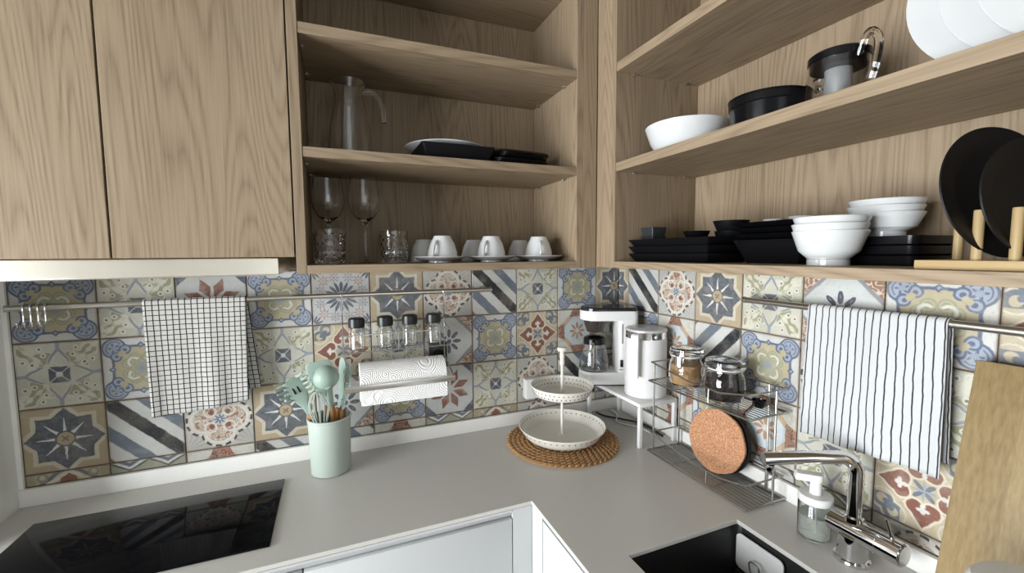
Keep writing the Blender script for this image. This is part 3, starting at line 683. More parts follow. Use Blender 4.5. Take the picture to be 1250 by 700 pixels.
for k, (x, lab) in enumerate(((-1.703, 'steel s-hook on the rail nearest the side panel'), (-1.690, 'steel s-hook second from the side panel'), (-1.677, 'steel s-hook third from the side panel'), (-1.664, 'steel s-hook fourth from the side panel, nearest the checked towel'))):
    t = thing('rail_hook', lab, 'hook', (x, -.040, RZ_), group='s-hooks on the long rail')
    P = [(0, .010, -.006), (0, .009, .004), (0, 0, .0105), (0, -.010, .003), (0, -.010, -.020), (0, -.012, -.036), (0, -.020, -.046), (0, -.030, -.044), (0, -.034, -.034)]
    G().tube(catmull(P, 5), .0020, 8).build('wire', CHROME, t); G().ball((0, -.034, -.033), .003, 8).build('tip', CHROME, t)

def towel(name, label, mat, axis, fix, railz, c0, c1, zf, zb, bshift, seed, amp=.004, wob=.0, skew=0.0):
    """cloth over a rail; c runs along the rail; front drop to zf(f), back drop to zb"""
    rnd = random.Random(seed); ph = [rnd.uniform(0, 6) for _ in range(5)]
    nu, N1, N2, N3 = 40, 30, 7, 26
    V = []; UV = []; rr = .0095
    path_n = N1+N2+N3
    for i in range(nu+1):
        f = i/nu; c = c0+(c1-c0)*f
        for k in range(path_n+1):
            if k <= N1:
                s = 1-k/N1; z = railz+(zf(f)-railz)*s; off = -rr; dd = s*abs(zf(f)-railz); cc = c+skew*s*(f-.5)
                w = amp*s**.7*(math.sin(f*9+ph[0]+s)+.6*math.sin(f*19+ph[1]-s*2))+.003*s
                off -= abs(w)*.5+w*.5
            elif k <= N1+N2:
                a = PI*(k-N1)/N2; z = railz+rr*math.sin(a); off = -rr*math.cos(a); dd = -(k-N1)/N2*PI*rr; cc = c
            else:
                s = (k-N1-N2)/N3; z = railz+(zb(f)-railz)*s; off = rr+amp*.6*s*math.sin(f*8+ph[2]); dd = -PI*rr-s*abs(zb(f)-railz); cc = c+bshift*s
            off = min(off, .024)
            V.append((cc, fix+off, z) if axis == 'x' else (fix+off, cc, z)); UV.append((abs(c-c0), dd))
    m = path_n+1; F = [(i*m+k, (i+1)*m+k, (i+1)*m+k+1, i*m+k+1) for i in range(nu) for k in range(path_n)]
    me = bpy.data.meshes.new(name); me.from_pydata(V, [], F); me.update(); me.shade_smooth()
    ul = me.uv_layers.new(name='UVMap')
    for l in me.loops: ul.data[l.index].uv = UV[l.vertex_index]
    me.materials.append(mat); o = bpy.data.objects.new(name, me); col.objects.link(o)
    so = o.modifiers.new('thickness', 'SOLIDIFY'); so.thickness = .0016; so.offset = 0
    return tag(o, label, 'towel')
towel('kitchen_towel', 'off-white linen towel with a black grid check on the long rail', CHECK, 'x', -.040, RZ_, -1.480, -1.253,
      lambda f: 1.100+.018*f**2, lambda f: 1.125+.02*f, .022, 3, skew=-.012)
towel('kitchen_towel', 'white linen towel with thin dark stripes beside the cutting board', STRIPE, 'y', -.040, 1.3895, -.768, -1.006,
      lambda f: 1.103+.012*f, lambda f: 1.125+.012*f, -.006, 11, amp=.005, skew=-.012)

# hanging spice and paper rack
sr = thing('hanging_rack', 'steel wire rack hung from the rail with spice jars and paper roll', 'rack', (0, 0, 0))
XA, XB = -1.012, -.708
for x in (XA, XB):
    G().tube(catmull([(x, -.026, 1.386), (x, -.028, 1.400), (x, -.040, 1.4057), (x, -.0515, 1.400), (x, -.0525, 1.386)], 4)+[Vector((x, -.050, 1.26)), Vector((x, -.046, 1.10))], .0019, 8).build('hanger', CHROME, sr)
G().tube([(XA, -.046, 1.236), (XB, -.046, 1.236), (XB, -.118, 1.236), (XA, -.118, 1.236)], .0019, 8, closed=True).build('basket_floor_frame', WIRE, sr)
for x in [XA+.02+i*(XB-XA-.04)/8 for i in range(9)]:
    G().tube([(x, -.046, 1.236), (x, -.118, 1.236)], .0013, 6).build('basket_wire', WIRE, sr)
G().tube([(XA, -.050, 1.300), (XA, -.120, 1.286), (XB, -.120, 1.286), (XB, -.050, 1.300)], .0019, 8).build('basket_rim', WIRE, sr)
for x in (-.94, -.86, -.78): G().tube([(x, -.046, 1.236), (x, -.046, 1.312), (x+.035, -.046, 1.312), (x+.035, -.046, 1.236)], .0016, 8).build('back_loop', WIRE, sr)
for x in (XA+.03, (XA+XB)/2, XB-.03): G().tube([(x, -.119, 1.236), (x, -.120, 1.286)], .0016, 8).build('basket_upright', WIRE, sr)
# paper roll holder: flat front bar, side arms, lower wires
G().box(XA, XB+.003, -.1715, -.1695, 1.138, 1.154, .0006).build('front_bar', STEEL, sr)
for x in (XA, XB):
    G().tube([(x, -.046, 1.185), (x, -.170, 1.150)], .0025, 8).tube([(x, -.170, 1.143), (x, -.046, 1.100)], .0025, 8).tube([(x, -.046, 1.10), (x, -.046, 1.19)], .0025, 8).build('side_arm', CHROME, sr)
    if x == XA: G().box(x, x+.02, -.052, -.050, 1.150, 1.205).build('side_plate', STEEL, sr)
G().tube([(XA, -.047, 1.100), (XB, -.047, 1.100)], .0022, 8).build('lower_wire', WIRE, sr)
G().tube([(XA, -.106, 1.147), (XB, -.106, 1.147)], .004, 10).build('roll_spindle', STEEL, sr)
pr = thing('paper_towel_roll', 'roll of embossed white paper towel in the hanging rack', 'paper towel', (-.850, -.106, 1.147))
ro = .0555
G().lathe([(.020, -.1225), (ro-.001, -.1225), (ro, -.1215), (ro, .1215), (ro-.001, .1225), (.020, .1225), (.020, -.1225)], 56, Matrix.Rotation(PI/2, 4, 'Y')).build('paper', PAPER, pr)
G().lathe([(.018, -.1215), (.0199, -.1215), (.0199, .1215), (.018, .1215), (.018, -.1215)], 24, Matrix.Rotation(PI/2, 4, 'Y')).build('core', simple('cardboard', (.4, .3, .2), rough=.9), pr)
G().box(-.122, .122, -ro-.0012, -ro+.0002, -.054, .002).build('loose_sheet', PAPER, pr)
# four spice jars
def spice_jar(x, lab, group):
    t = thing('spice_jar', lab, 'jar', (x, -.083, 1.2382), group=group)
    w = .0225
    sh = [(w*.8, 0), (w, .003), (w, .045), (w*.93, .058), (w*.72, .064), (w*.72, .070), (w*.62, .070), (w*.62, .064), (w*.84, .056), (w*.9, .045), (w*.9, .005), (0, .004), (0, 0), (w*.8, 0)]
    G().lathe(sh[::-1], 24).build('glass_body', GLASS, t)
    l = G().lathe([(0, .094), (.018, .094), (.0225, .091), (.0235, .078), (.0225, .066), (.018, .0645), (.018, .0705), (0, .0705)], 28).build('lid', BPLAS, t)
    for k in range(3): G().lathe([(.0008, 0), (.0014, 0), (.0014, .0006), (0, .0006)], 6, Tr(.006*math.cos(k*2.1), .006*math.sin(k*2.1), .0939)).build('shaker_hole', BLACKM, l)
G8 = 'spice jars in the hanging rack'
for x, lab in ((-.974, 'empty glass spice jar with black lid at the end nearer the checked towel'), (-.894, 'empty glass spice jar, second from the checked towel end'), (-.822, 'empty glass spice jar, third from the checked towel end'), (-.749, 'empty glass spice jar at the far end, above the black socket')):
    spice_jar(x, lab, G8)
# sockets
so_ = thing('wall_socket', 'black wall socket on the tiles behind the paper roll', 'socket', (-.720, 0, 1.182))
G().box(-.030, .030, -.010, 0, -.040, .040, .003).build('plate', BPLAS, so_); G().lathe([(0, 0), (.018, 0), (.019, .003), (.019, .0)], 20, Tr(0, -.010, 0) @ Matrix.Rotation(PI/2, 4, 'X')).build('outlet', BLACKG, so_)
so_ = thing('wall_socket', 'white double socket box on the tiles behind the tiered stand', 'socket', (-.335, 0, 1.030))
G().box(-.078, .078, -.034, 0, -.036, .036, .004).build('box', WPLAS, so_)
for x in (-.038, .038): G().lathe([(.017, .0002), (.019, .0015), (.021, .0002)], 20, Tr(x, -.034, 0) @ Matrix.Rotation(PI/2, 4, 'X')).build('outlet', WPLAS, so_)

# ================================================================ shelf things, back unit
ZS1, ZS2, ZR1, ZR2 = 1.4912, 1.7622, 1.4912, 1.7632
CUPP = [(.022, 0), (.024, .001), (.025, .005), (.034, .022), (.0405, .045), (.0425, .066), (.0415, .0665), (.039, .046), (.0325, .024), (.022, .007), (0, .006), (0, .0035), (.020, .003), (.022, 0)]
def cup_mesh(parent, z, rot, sc=1):
    M = Tr(0, 0, z) @ Rz(rot) @ Matrix.Rotation(PI, 4, 'X') @ Tr(0, 0, -.0667) @ Matrix.Diagonal((sc, sc, 1, 1))
    G().lathe(CUPP, 36, M).build('bowl', PORC, parent)
    P = [M @ Vector(p) for p in ((.038, 0, .050), (.048, 0, .057), (.056, 0, .051), (.053, 0, .036), (.043, 0, .022), (.031, 0, .016))]
    G().tube(catmull(P, 5), [.0052, .005, .0048]+[.0045]*20+[.0044]*3, 8, flat=.7).build('handle', PORC, parent)
SAU = [(0, .004), (.026, .004), (.030, .0035), (.050, .007), (.0735, .0155), (.0742, .0168), (.0735, .0175), (.050, .0105), (.030, .0075), (0, .0072)]
SAUF = [(.026, .0045), (.028, 0), (.031, 0), (.031, .0045)]
cupspec = ((-.745, 'beside the cut-glass tumbler', 2.25), (-.600, 'in the middle of the row', 2.3), (-.446, 'next to the oak side panel', 1.9))
for i, (x, where, hr) in enumerate(cupspec):
    s = thing('saucer', 'white porcelain saucer '+where+' under an upturned cup', 'saucer', (x+(-.007, 0, -.001)[i], -.205, ZS1), group='saucers under the front cups')
    G().lathe(SAU, 44).build('dish', PORC, s); G().lathe(SAUF, 32).build('foot_ring', PORC, s)
    c = thing('coffee_cup', 'upturned white cup on a saucer '+where, 'cup', (x, -.205, ZS1+.0078), group='upturned cups on saucers'); cup_mesh(c, 0, -hr)
for x, where, hr in ((-.775, 'beside the cut-glass tumbler', .9), (-.618, 'in the middle of the row', .8), (-.461, 'next to the oak side panel', 1.0)):
    c = thing('coffee_cup', 'upturned white cup without saucer behind the front row, '+where, 'cup', (x, -.095, ZS1), group='upturned cups of the rear row'); cup_mesh(c, .0, hr)
# cut glass tumblers
def tumbler(x, y, lab):
    t = thing('tumbler', lab, 'glass', (x, y, ZS1), group='cut-glass tumblers')
    H_ = .088; prof = [(0, 0), (.034, 0), (.036, .003)]+[(.0365+.002*k/10, .006+(.066)*k/10) for k in range(11)]+[(.0388, .078), (.0388, H_), (.0362, H_), (.0358, .07), (.0335, .016), (0, .012)]
    def mod(a, k):
        if 3 <= k <= 13: return 1-.09*abs(math.sin(6*a+.9*(k-3)))*abs(math.sin(6*a-.9*(k-3)))-.01
        return 1
    G().lathe(prof, 72, mod=mod).build('cut_body', GLASS, t, ang=9)
tumbler(-1.036, -.215, 'cut-glass tumbler in front of the wine glass by the side panel'); tumbler(-.871, -.165, 'cut-glass tumbler beside the upturned cups')
def wineglass(x, y, lab):
    t = thing('wine_glass', lab, 'wine glass', (x, y, ZS1), group='wine glasses')
    out = [(.006, .004), (.0042, .012), (.0036, .06), (.0040, .105), (.008, .113), (.026, .126), (.0395, .150), (.0425, .170), (.040, .200), (.0345, .236)]
    inn = [(.0335, .236), (.039, .200), (.0415, .170), (.0385, .151), (.025, .128), (.006, .1165), (0, .116)]
    G().lathe(out+inn, 40).build('bowl_and_stem', GLASS, t)
    G().lathe([(0, 0), (.034, 0), (.035, .001), (.020, .0022), (.0065, .0045), (0, .0045)], 36).build('foot', GLASS, t)
wineglass(-1.037, -.125, 'wine glass standing behind a tumbler by the side panel'); wineglass(-.945, -.140, 'wine glass standing between the two tumblers')
# jug
jg = thing('glass_jug', 'clear glass water jug with spout and curved handle on the oak shelf', 'jug', (-.975, -.150, ZS2))
out = [(0, 0), (.054, 0), (.058, .004), (.057, .03), (.049, .10), (.0385, .150), (.036, .170), (.038, .192), (.042, .208)]
inn = [(.040, .208), (.036, .192), (.0337, .170), (.0362, .150), (.0465, .10), (.0545, .03), (.053, .008), (0, .007)]
def spout(a, k):
    d = abs(((a-PI+PI) % (2*PI))-PI)  # spout towards -x
    return 1+(.22*math.exp(-(d/.35)**2) if k in (8, 9) else .06*math.exp(-(d/.4)**2) if k in (7, 10) else 0)
G().lathe(out+inn, 48, mod=spout).build('body', GLASS, jg)
G().tube(catmull([(.0365, 0, .184), (.056, 0, .189), (.075, 0, .176), (.085, 0, .145), (.089, 0, .112)], 6), [.0062]*25, 10).build('handle', GLASS, jg)
# plates and dishes on the middle shelf
def square_dish(name, lab, loc, rz, hb, ht, h, r, mat, group=None, th=.004, parent=None, cat='plate'):
    o = G()
    L_ = [lp(rrect(hb, hb, r), 0), lp(rrect(ht, ht, r), h), lp(rrect(ht-th, ht-th, max(r-th, .001)), h), lp(rrect(hb-th*.5, hb-th*.5, r), th)]
    o.loft(L_, True, True); ob = o.build(name, mat, None, loc, rz); return tag(ob, lab, cat, group)
square_dish('square_plate', 'black square dish with flared sides under the white plate', (-.712, -.182, ZS2), .02, .085, .100, .040, .006, BLACKM)
wp = thing('dinner_plate', 'round white plate resting on the black square dish', 'plate', (-.722, -.165, ZS2+.0345))
G().lathe([(0, .0), (.062, 0), (.075, .003), (.112, .016), (.113, .0175), (.112, .018), (.075, .0055), (0, .003)], 56).build('plate_body', PORC, wp)
G().lathe([(.058, .0), (.060, -.0012), (.063, -.0012), (.064, .0)], 40).build('foot_ring', PORC, wp)
def oval_dish(lab, loc, rz, hx, hy, h, mat, rimm, group):
    t = thing('baking_dish', lab, 'dish', loc, rz, group)
    G().loft([lp(rrect(hx*.82, hy*.75, hy*.6, 8), 0), lp(rrect(hx*.95, hy*.92, hy*.8, 8), h*.35), lp(rrect(hx, hy, hy*.95, 8), h), lp(rrect(hx-.005, hy-.005, hy*.9, 8), h), lp(rrect(hx*.8, hy*.72, hy*.6, 8), .005)], True, True).build('body', mat, t)
    return t
oval_dish('long black glazed dish at the bottom of the pair', (-.520, -.190, ZS2), .10, .108, .055, .024, BLACKG, None, 'oval dishes')
t = oval_dish('brown-rimmed black dish nested on top of the pair', (-.508, -.185, ZS2+.0242), .10, .098, .052, .022, BLACKG, None, 'oval dishes')
ring = rrect(.0990, .0530, .0495, 8); G().tube([Vector((x, y, .0225)) for x, y in ring], .0032, 6, closed=True).build('brown_rim', BROWNC, t)

# ================================================================ shelf things, right unit, middle shelf
b = thing('serving_bowl', 'large white bowl on the upper shelf beside the black cake tin', 'bowl', (-.175, -.520, ZR2))
G().lathe([(0, 0), (.062, 0), (.068, .003), (.088, .034), (.1020, .073), (.1010, .0745), (.0975, .072), (.083, .035), (.062, .007), (0, .006)], 56).build('bowl_body', PORC, b)
G().lathe([(.056, .0003), (.058, -.0), (.062, .0), (.063, .003)], 40).build('foot_ring', PORC, b)
tn = thing('cake_tin', 'round black metal tin between the white bowl and the glass teapot', 'tin', (-.168, -.742, ZR2))
G().lathe([(0, 0), (.066, 0), (.0685, .002), (.0740, .070), (.0765, .071), (.0765, .0735), (.0735, .074), (.0665, .004), (0, .003)], 56).build('tin_body', BLACKG, tn)
G().lathe([(.0732, .054), (.0752, .056), (.0752, .070), (.0735, .070)], 56).build('rim_band', BLACKG, tn)
tp = thing('glass_teapot', 'glass teapot with black lid and clear handle', 'teapot', (-.150, -.868, ZR2))
G().lathe([(0, 0), (.050, 0), (.054, .004), (.054, .02), (.050, .075), (.0475, .100), (.0460, .100), (.0482, .075), (.0520, .02), (.051, .007), (0, .006)], 48).build('body', GLASS, tp)
l = G().lathe([(0, .119), (.030, .1185), (.044, .116), (.0485, .112), (.0485, .101), (.044, .1005), (.0445, .088), (.030, .0875), (0, .0875)], 44).build('lid', BLACKG, tp)
G().lathe([(0, .127), (.008, .126), (.010, .122), (.008, .1188), (0, .1188)], 20).build('lid_knob', BLACKG, l)
G().lathe([(.021, .087), (.021, .035), (.019, .032), (0, .032), (0, .033), (.0185, .0335), (.020, .036), (.020, .087)], 32).build('infuser', INFUS, tp)
va = Vector((-.35, -.94, 0)).normalized()
G().tube(catmull([va*.045+Vector((0, 0, .094)), va*.056+Vector((0, 0, .118)), va*.070+Vector((0, 0, .123)), va*.084+Vector((0, 0, .104)), va*.081+Vector((0, 0, .070)), va*.070+Vector((0, 0, .042)), va*.052+Vector((0, 0, .034))], 6), .0065, 10).build('handle', GLASS, tp)
G().tube(catmull([-va*.047+Vector((0, 0, .066)), -va*.052+Vector((0, 0, .076)), -va*.057+Vector((0, 0, .090))], 5), [.009, .009, .008]+[.007]*8, 12).build('spout', GLASS, tp)
# standing plates
def stand_plate(lab, ctr, nrm, r, mat, group, tilt=0, inner=None, cat='plate', deep=.014):
    n = Vector((nrm[0], nrm[1], 0)).normalized(); n = (n+Vector((0, 0, tilt))).normalized()
    t = thing('dinner_plate', lab, cat, ctr, 0, group)
    Mx = n.to_track_quat('Z', 'Y').to_matrix().to_4x4()
    G().lathe([(0, 0), (r*.60, 0), (r*.70, .003), (r*.985, deep), (r, deep+.0012), (r*.99, deep+.0028), (r*.70, .006), (r*.6, .0035), (0, .0035)], 64, Mx).build('plate_body', mat, t)
    G().lathe([(r*.50, .0), (r*.52, -.002), (r*.56, -.002), (r*.58, .0)], 48, Mx).build('foot_ring', mat, t)
GP = 'white plates standing on the upper shelf'
for k, lab in enumerate(('large white plate standing upright nearest the teapot', 'large white plate standing between two other upright plates', 'large white plate standing upright furthest from the teapot')):
    stand_plate(lab, (-.140-.006*k, (-1.095, -1.136, -1.176)[k], ZR2+.1187), (-.90, -.43), .118, PORC, GP, tilt=.05)

# ================================================================ right unit, bottom shelf
GT = 'long black trays'
for k, lab in enumerate(('bottom long black rectangular tray of the stack of three', 'middle long black rectangular tray of the stack of three', 'top long black rectangular tray under the small cups')):
    z = ZR1+k*.0190; o = G(); hx, hy = .072, .1425
    o.loft([lp(rrect(hx-.014, hy-.014, .004), 0), lp(rrect(hx, hy, .004), .0215), lp(rrect(hx-.003, hy-.003, .004), .0215), lp(rrect(hx-.0145, hy-.0145, .004), .0188 if k < 2 else .004)], True, True)
    tag(o.build('serving_tray', BLACKM, None, (-.186, -.536, z)), lab, 'tray', GT)
ZTT = ZR1+.038+.0042
def mini(name, lab, loc, rz, h, hb, ht, mat, sq, group):
    if sq: o = G().loft([lp(rrect(hb, hb, .004), 0), lp(rrect(ht, ht, .004), h), lp(rrect(ht-.003, ht-.003, .003), h), lp(rrect(hb-.002, hb-.002, .003), .004)], True, True)
    else: o = G().lathe([(0, 0), (hb, 0), (hb+.002, .002), (ht, h), (ht-.003, h), (hb-.002, .005), (0, .004)], 36)
    return tag(o.build(name, mat, None, loc, rz), lab, 'bowl' if not sq else 'cup', group)
mini('ramekin', 'lower square dark grey ramekin on the black trays', (-.196, -.428, ZTT), 0, .027, .020, .0245, SLATE, True, 'square ramekins')
mini('ramekin', 'upper square dark grey ramekin on the black trays', (-.196, -.428, ZTT+.0272), 0, .024, .0215, .0255, SLATE, True, 'square ramekins')
mini('sauce_dish', 'lower small glossy black dish on the trays', (-.190, -.580, ZTT), 0, .018, .022, .031, BLACKG, False, 'small sauce dishes')
mini('sauce_dish', 'upper small glossy black dish on the trays', (-.190, -.578, ZTT+.0182), 0, .016, .023, .032, BLACKG, False, 'small sauce dishes')
mini('dip_bowl', 'lower round black dip bowl behind the square plates', (-.148, -.642, ZTT), 0, .032, .026, .036, BLACKM, False, 'black dip bowls')
mini('dip_bowl', 'upper round black dip bowl behind the square plates', (-.148, -.642, ZTT+.0322), 0, .024, .029, .040, BLACKM, False, 'black dip bowls')
GQ = 'black square tableware stack'
square_dish('square_bowl', 'black square bowl at the base of the square plate stack', (-.122, -.768, ZR1), .03, .057, .078, .050, .005, BLACKG, GQ, cat='bowl')
for k, lab in enumerate(('lowest black square plate in the stack', 'middle black square plate in the stack', 'topmost black square plate in the stack')):
    square_dish('square_plate', lab, (-.122+.001*k, -.768+.002*k, ZR1+.0505+k*.0125), .03-.03*k, .060, .081, .0122, .005, BLACKG, GQ)
ZQ = ZR1+.0505+2*.0125+.0045
mini('sauce_dish', 'tiny white dish on the black square plates by the dip bowls', (-.110, -.722, ZQ), 0, .017, .014, .022, PORC, False, 'tiny white dishes')
mini('sauce_dish', 'tiny white dish on the black square plates by the white bowls', (-.105, -.782, ZQ), 0, .019, .016, .026, PORC, False, 'tiny white dishes')
def bowl_stack(x, y, z, r, h, n, step, labs, group, cat='bowl'):
    for k in range(n):
        t = thing('rice_bowl', labs[k], cat, (x+.0012*k*(-1)**k, y, z+k*step), 0, group)
        G().lathe([(0, .008), (r*.48, .0075), (r*.52, .010), (r*.80, h*.42), (r*.93, h*.80), (r, h), (r*.985, h+.0012), (r*.96, h), (r*.89, h*.80), (r*.76, h*.44), (r*.45, .013), (0, .012)], 48).build('bowl_body', PORC, t)
        G().lathe([(r*.48, .0078), (r*.50, 0), (r*.56, 0), (r*.56, .0105)], 40).build('foot_ring', PORC, t)
bowl_stack(-.206, -.901, ZR1, .0575, .060, 3, .0122, ('bottom white footed bowl of the stack beside the square plates', 'middle white footed bowl of the stack beside the square plates', 'top white footed bowl of the stack beside the square plates'), 'front white bowls')
GB = 'rounded black trays'
for k, lab in enumerate(('bottom rounded black tray under the white bowls', 'middle rounded black tray under the white bowls', 'top rounded black tray under the white bowls')):
    o = G().loft([lp(rrect(.056, .058, .012), 0), lp(rrect(.0605, .0625, .014), .003), lp(rrect(.0625, .0645, .015), .0165), lp(rrect(.0605, .0625, .013), .0168), lp(rrect(.058, .06, .012), .0145)], True, True)
    tag(o.build('serving_tray', BLACKG, None, (-.098, -.944, ZR1+k*.0168)), lab, 'tray', GB)
bowl_stack(-.105, -.932, ZR1+3*.0168-.002, .0555, .043, 3, .0115, ('bottom white bowl of the stack on the black trays', 'middle white bowl of the stack on the black trays', 'top white bowl of the stack on the black trays'), 'rear white bowls')
# plate rack
rk = thing('plate_rack', 'bamboo plate rack with dowels on the lower oak shelf', 'rack', (0, 0, ZR1))
G().box(-.285, -.190, -1.400, -1.062, 0, .0125, .0015).build('base', BAMY, rk)
def dowel(x, y): G().lathe([(0, 0), (.0055, 0), (.0055, .062), (.005, .0635), (0, .0635)], 14, Tr(x, y, .0125)).build('dowel', BAMD, rk)
for y in (-1.119, -1.153, -1.187, -1.221, -1.255): dowel(-.270, y)
for y in (-1.075, -1.138, -1.172, -1.206, -1.240, -1.274): dowel(-.206, y)
GPB = 'black plates in the rack'
stand_plate('large black plate standing in the bamboo rack against the shelf back', (-.228, -1.112, ZR1+.0130+.0855), (-.30, -.95), .086, BLACKM, GPB, tilt=.17, deep=.010)
stand_plate('smaller black plate standing in the rack in front of the large one', (-.230, -1.143, ZR1+.0130+.0745), (-.30, -.95), .075, BLACKM, GPB, tilt=.14, deep=.010)

# ================================================================ things on the worktop
Z0 = ZC+.0003
# utensil crock
CX, CY = -1.056, -.102
ck = thing('utensil_crock', 'mint green ceramic crock full of cooking utensils', 'crock', (CX, CY, Z0))
G().lathe([(0, 0), (.0500, 0), (.0530, .002), (.0565, .152), (.0580, .154), (.0580, .158), (.0545, .159), (.0535, .15), (.0495, .006), (0, .005)], 56).build('crock_body', MINTC, ck)
G().lathe([(.0565, .1515), (.0586, .1535), (.0586, .1575), (.0565, .1592)], 56).build('rim', MINTC, ck)
def aim(base, tip, roll=0):
    d = (Vector(tip)-Vector(base)); q = d.to_track_quat('Z', 'Y').to_matrix().to_4x4()
    return q @ Rz(roll), d.length
def uten(name, lab, base, tip, cat, hl=.16):
    """wooden handle from base; returns thing, orientation, length"""
    t = thing(name, lab, cat, base); M, L = aim(base, tip)
    G().lathe([(0, 0), (.006, .001), (.0075, .012), (.0065, hl*.6), (.0075, hl), (0, hl)], 14, M).build('wooden_handle', WHANDLE, t)
    return t, M, L
ZI = ZC+.0056
def B_(dx, dy): return (CX+dx, CY+dy, ZI)
# ladle: convex back towards the room
t, M, L = uten('ladle', 'mint green ladle with wooden handle in the crock, bowl turned outwards', B_(.018, .012), (-1.050, -.112, 1.135), 'ladle', .185)
hc = Vector((-1.060, -.118, 1.176))-Vector(B_(.018, .012))
pr_ = [(0.0345*math.sin(a), -.0345*math.cos(a)) for a in [PI*.5*k/8 for k in range(9)]]; pr_[0] = (0, -.0345)
inn = [(max(0, r-.0022*(k+1)/8) if k else 0, z+.0022) for k, (r, z) in enumerate(pr_)][::-1]; inn[-1] = (0, -.0323)
Mb = Tr(*hc) @ Vector((.10, .95, .12)).to_track_quat('Z', 'Y').to_matrix().to_4x4()
G().lathe(pr_+inn, 36, Mb).build('ladle_bowl', MINT, t)
nb = Vector((-1.0495, -.108, 1.088))-Vector(B_(.018, .012))
G().tube(catmull([M @ Vector((0, 0, .178)), nb, hc+Vector((.008, -.006, -.030)), hc+Vector((.004, -.022, -.018))], 6), [.0078]*6+[.0085]*6+[.012]*7, 12, flat=.7).build('neck', MINT, t)
# pasta server
t, M, L = uten('pasta_server', 'mint green pasta server with teeth leaning out of the crock', B_(-.020, -.010), (-1.112, -.105, 1.118), 'utensil', .17)
bs0 = Vector(B_(-.020, -.010)); tip = Vector((-1.150, -.128, 1.184))-bs0; ax = (tip-(M @ Vector((0, 0, .165)))).normalized()
side = ax.cross(Vector((0, 1, 0))).normalized(); nrm = side.cross(ax)
neck = M @ Vector((0, 0, .163))
def ring_pts(c, w, d, n=20): return [c+side*w*math.cos(2*PI*k/n)+nrm*d*math.sin(2*PI*k/n) for k in range(n)]
Ls = []
for s, w in ((0, .006), (.25, .010), (.45, .020), (.65, .027), (.85, .027), (.97, .017), (1.0, .007)):
    Ls.append(ring_pts(neck+(tip-neck)*s+nrm*(.010*math.sin(PI*s)), w, .0028))
G().loft(Ls).build('scoop', MINT, t)
hp = neck+(tip-neck)*.68+nrm*.0115
G().loft([ring_pts(hp-nrm*.004-ax*0, .007, .0005), ring_pts(hp+nrm*0-ax*0, .007, .0005)]) 
hole = G()
for s_ in (-1, 1): hole.tube([hp+side*.006*s_-nrm*.0062-ax*.010, hp+side*.006*s_-nrm*.0062+ax*.010], .0022, 8)
hole.build('drain_slot', BLACKM, t)
for k in range(5):
    f = .50+.12*k
    for sg in (1, -1):
        p = neck+(tip-neck)*f+nrm*(.010*math.sin(PI*f))+side*sg*(.0245 if f < .9 else .018)
        G().tube([p-nrm*.001, p-nrm*.008+side*sg*.009+ax*.002, p-nrm*.012+side*sg*.019+ax*.007], [.0046, .0040, .0026], 8).build('tooth', MINT, t)
# turner behind
t, M, L = uten('slotted_turner', 'mint green turner standing behind the ladle in the crock', B_(-.004, .026), (-1.068, -.050, 1.14), 'utensil', .17)
bs0 = Vector(B_(-.004, .026)); a = Vector((-1.068, -.052, 1.085))-bs0; c = Vector((-1.082, -.046, 1.205))-bs0; ax = (c-a).normalized(); side = ax.cross(Vector((0, 1, 0))).normalized(); nrm = side.cross(ax)
G().loft([ring_pts(a+(c-a)*s, w, .0025) for s, w in ((0, .006), (.2, .009), (.4, .028), (.6, .034), (.9, .036), (1, .030))]).build('blade', MINT, t)
# spoon and spatula on the right
for nm, lab, b0, p1, p2, w in (('serving_spoon', 'mint green spoon leaning towards the paper roll, behind the spatula', B_(.022, .020), (-1.031, -.072, 1.118), (-1.016, -.062, 1.214), .020), ('spatula', 'mint green spatula with narrow blade nearest the paper roll', B_(.028, -.004), (-1.022, -.096, 1.094), (-1.003, -.100, 1.196), .017)):
    t, M, L = uten(nm, lab, b0, p1, 'utensil', .165); bs0 = Vector(b0); a = Vector(p1)-bs0; c = Vector(p2)-bs0
    a = M @ Vector((0, 0, .160)); ax = (c-a).normalized(); side = ax.cross(Vector((.85, .5, 0))).normalized(); nrm = side.cross(ax)
    G().loft([ring_pts(a+(c-a)*s+nrm*(.006*math.sin(PI*s)), w*k, .0026) for s, k in ((0, .35), (.22, .4), (.4, .85), (.6, 1.05), (.8, 1.0), (.95, .65), (1, .25))]).build('blade', MINT, t)
# whisk
t, M, L = uten('balloon_whisk', 'pale wire whisk standing in front in the crock', B_(-.010, -.020), (-1.080, -.136, 1.085), 'whisk', .125)
bs0 = Vector(B_(-.010, -.020)); a = M @ Vector((0, 0, .118)); c = Vector((-1.083, -.140, 1.142))-bs0
ax = (c-a).normalized(); sd = ax.cross(Vector((0, 1, 0))).normalized(); nm_ = sd.cross(ax)
a = a-ax*.012
for k in range(6):
    u_ = sd*math.cos(PI*k/6)+nm_*math.sin(PI*k/6); Ln = (c-a).length
    P = [a+u_*.004, a+ax*Ln*.35+u_*.017, a+ax*Ln*.68+u_*.026, a+ax*Ln*.93+u_*.016, a+ax*Ln*(1.0)+u_*0, a+ax*Ln*.93-u_*.016, a+ax*Ln*.68-u_*.026, a+ax*Ln*.35-u_*.017, a-u_*.004]
    G().tube(catmull(P, 4), .0014, 6).build('whisk_wire', MINTC, t)

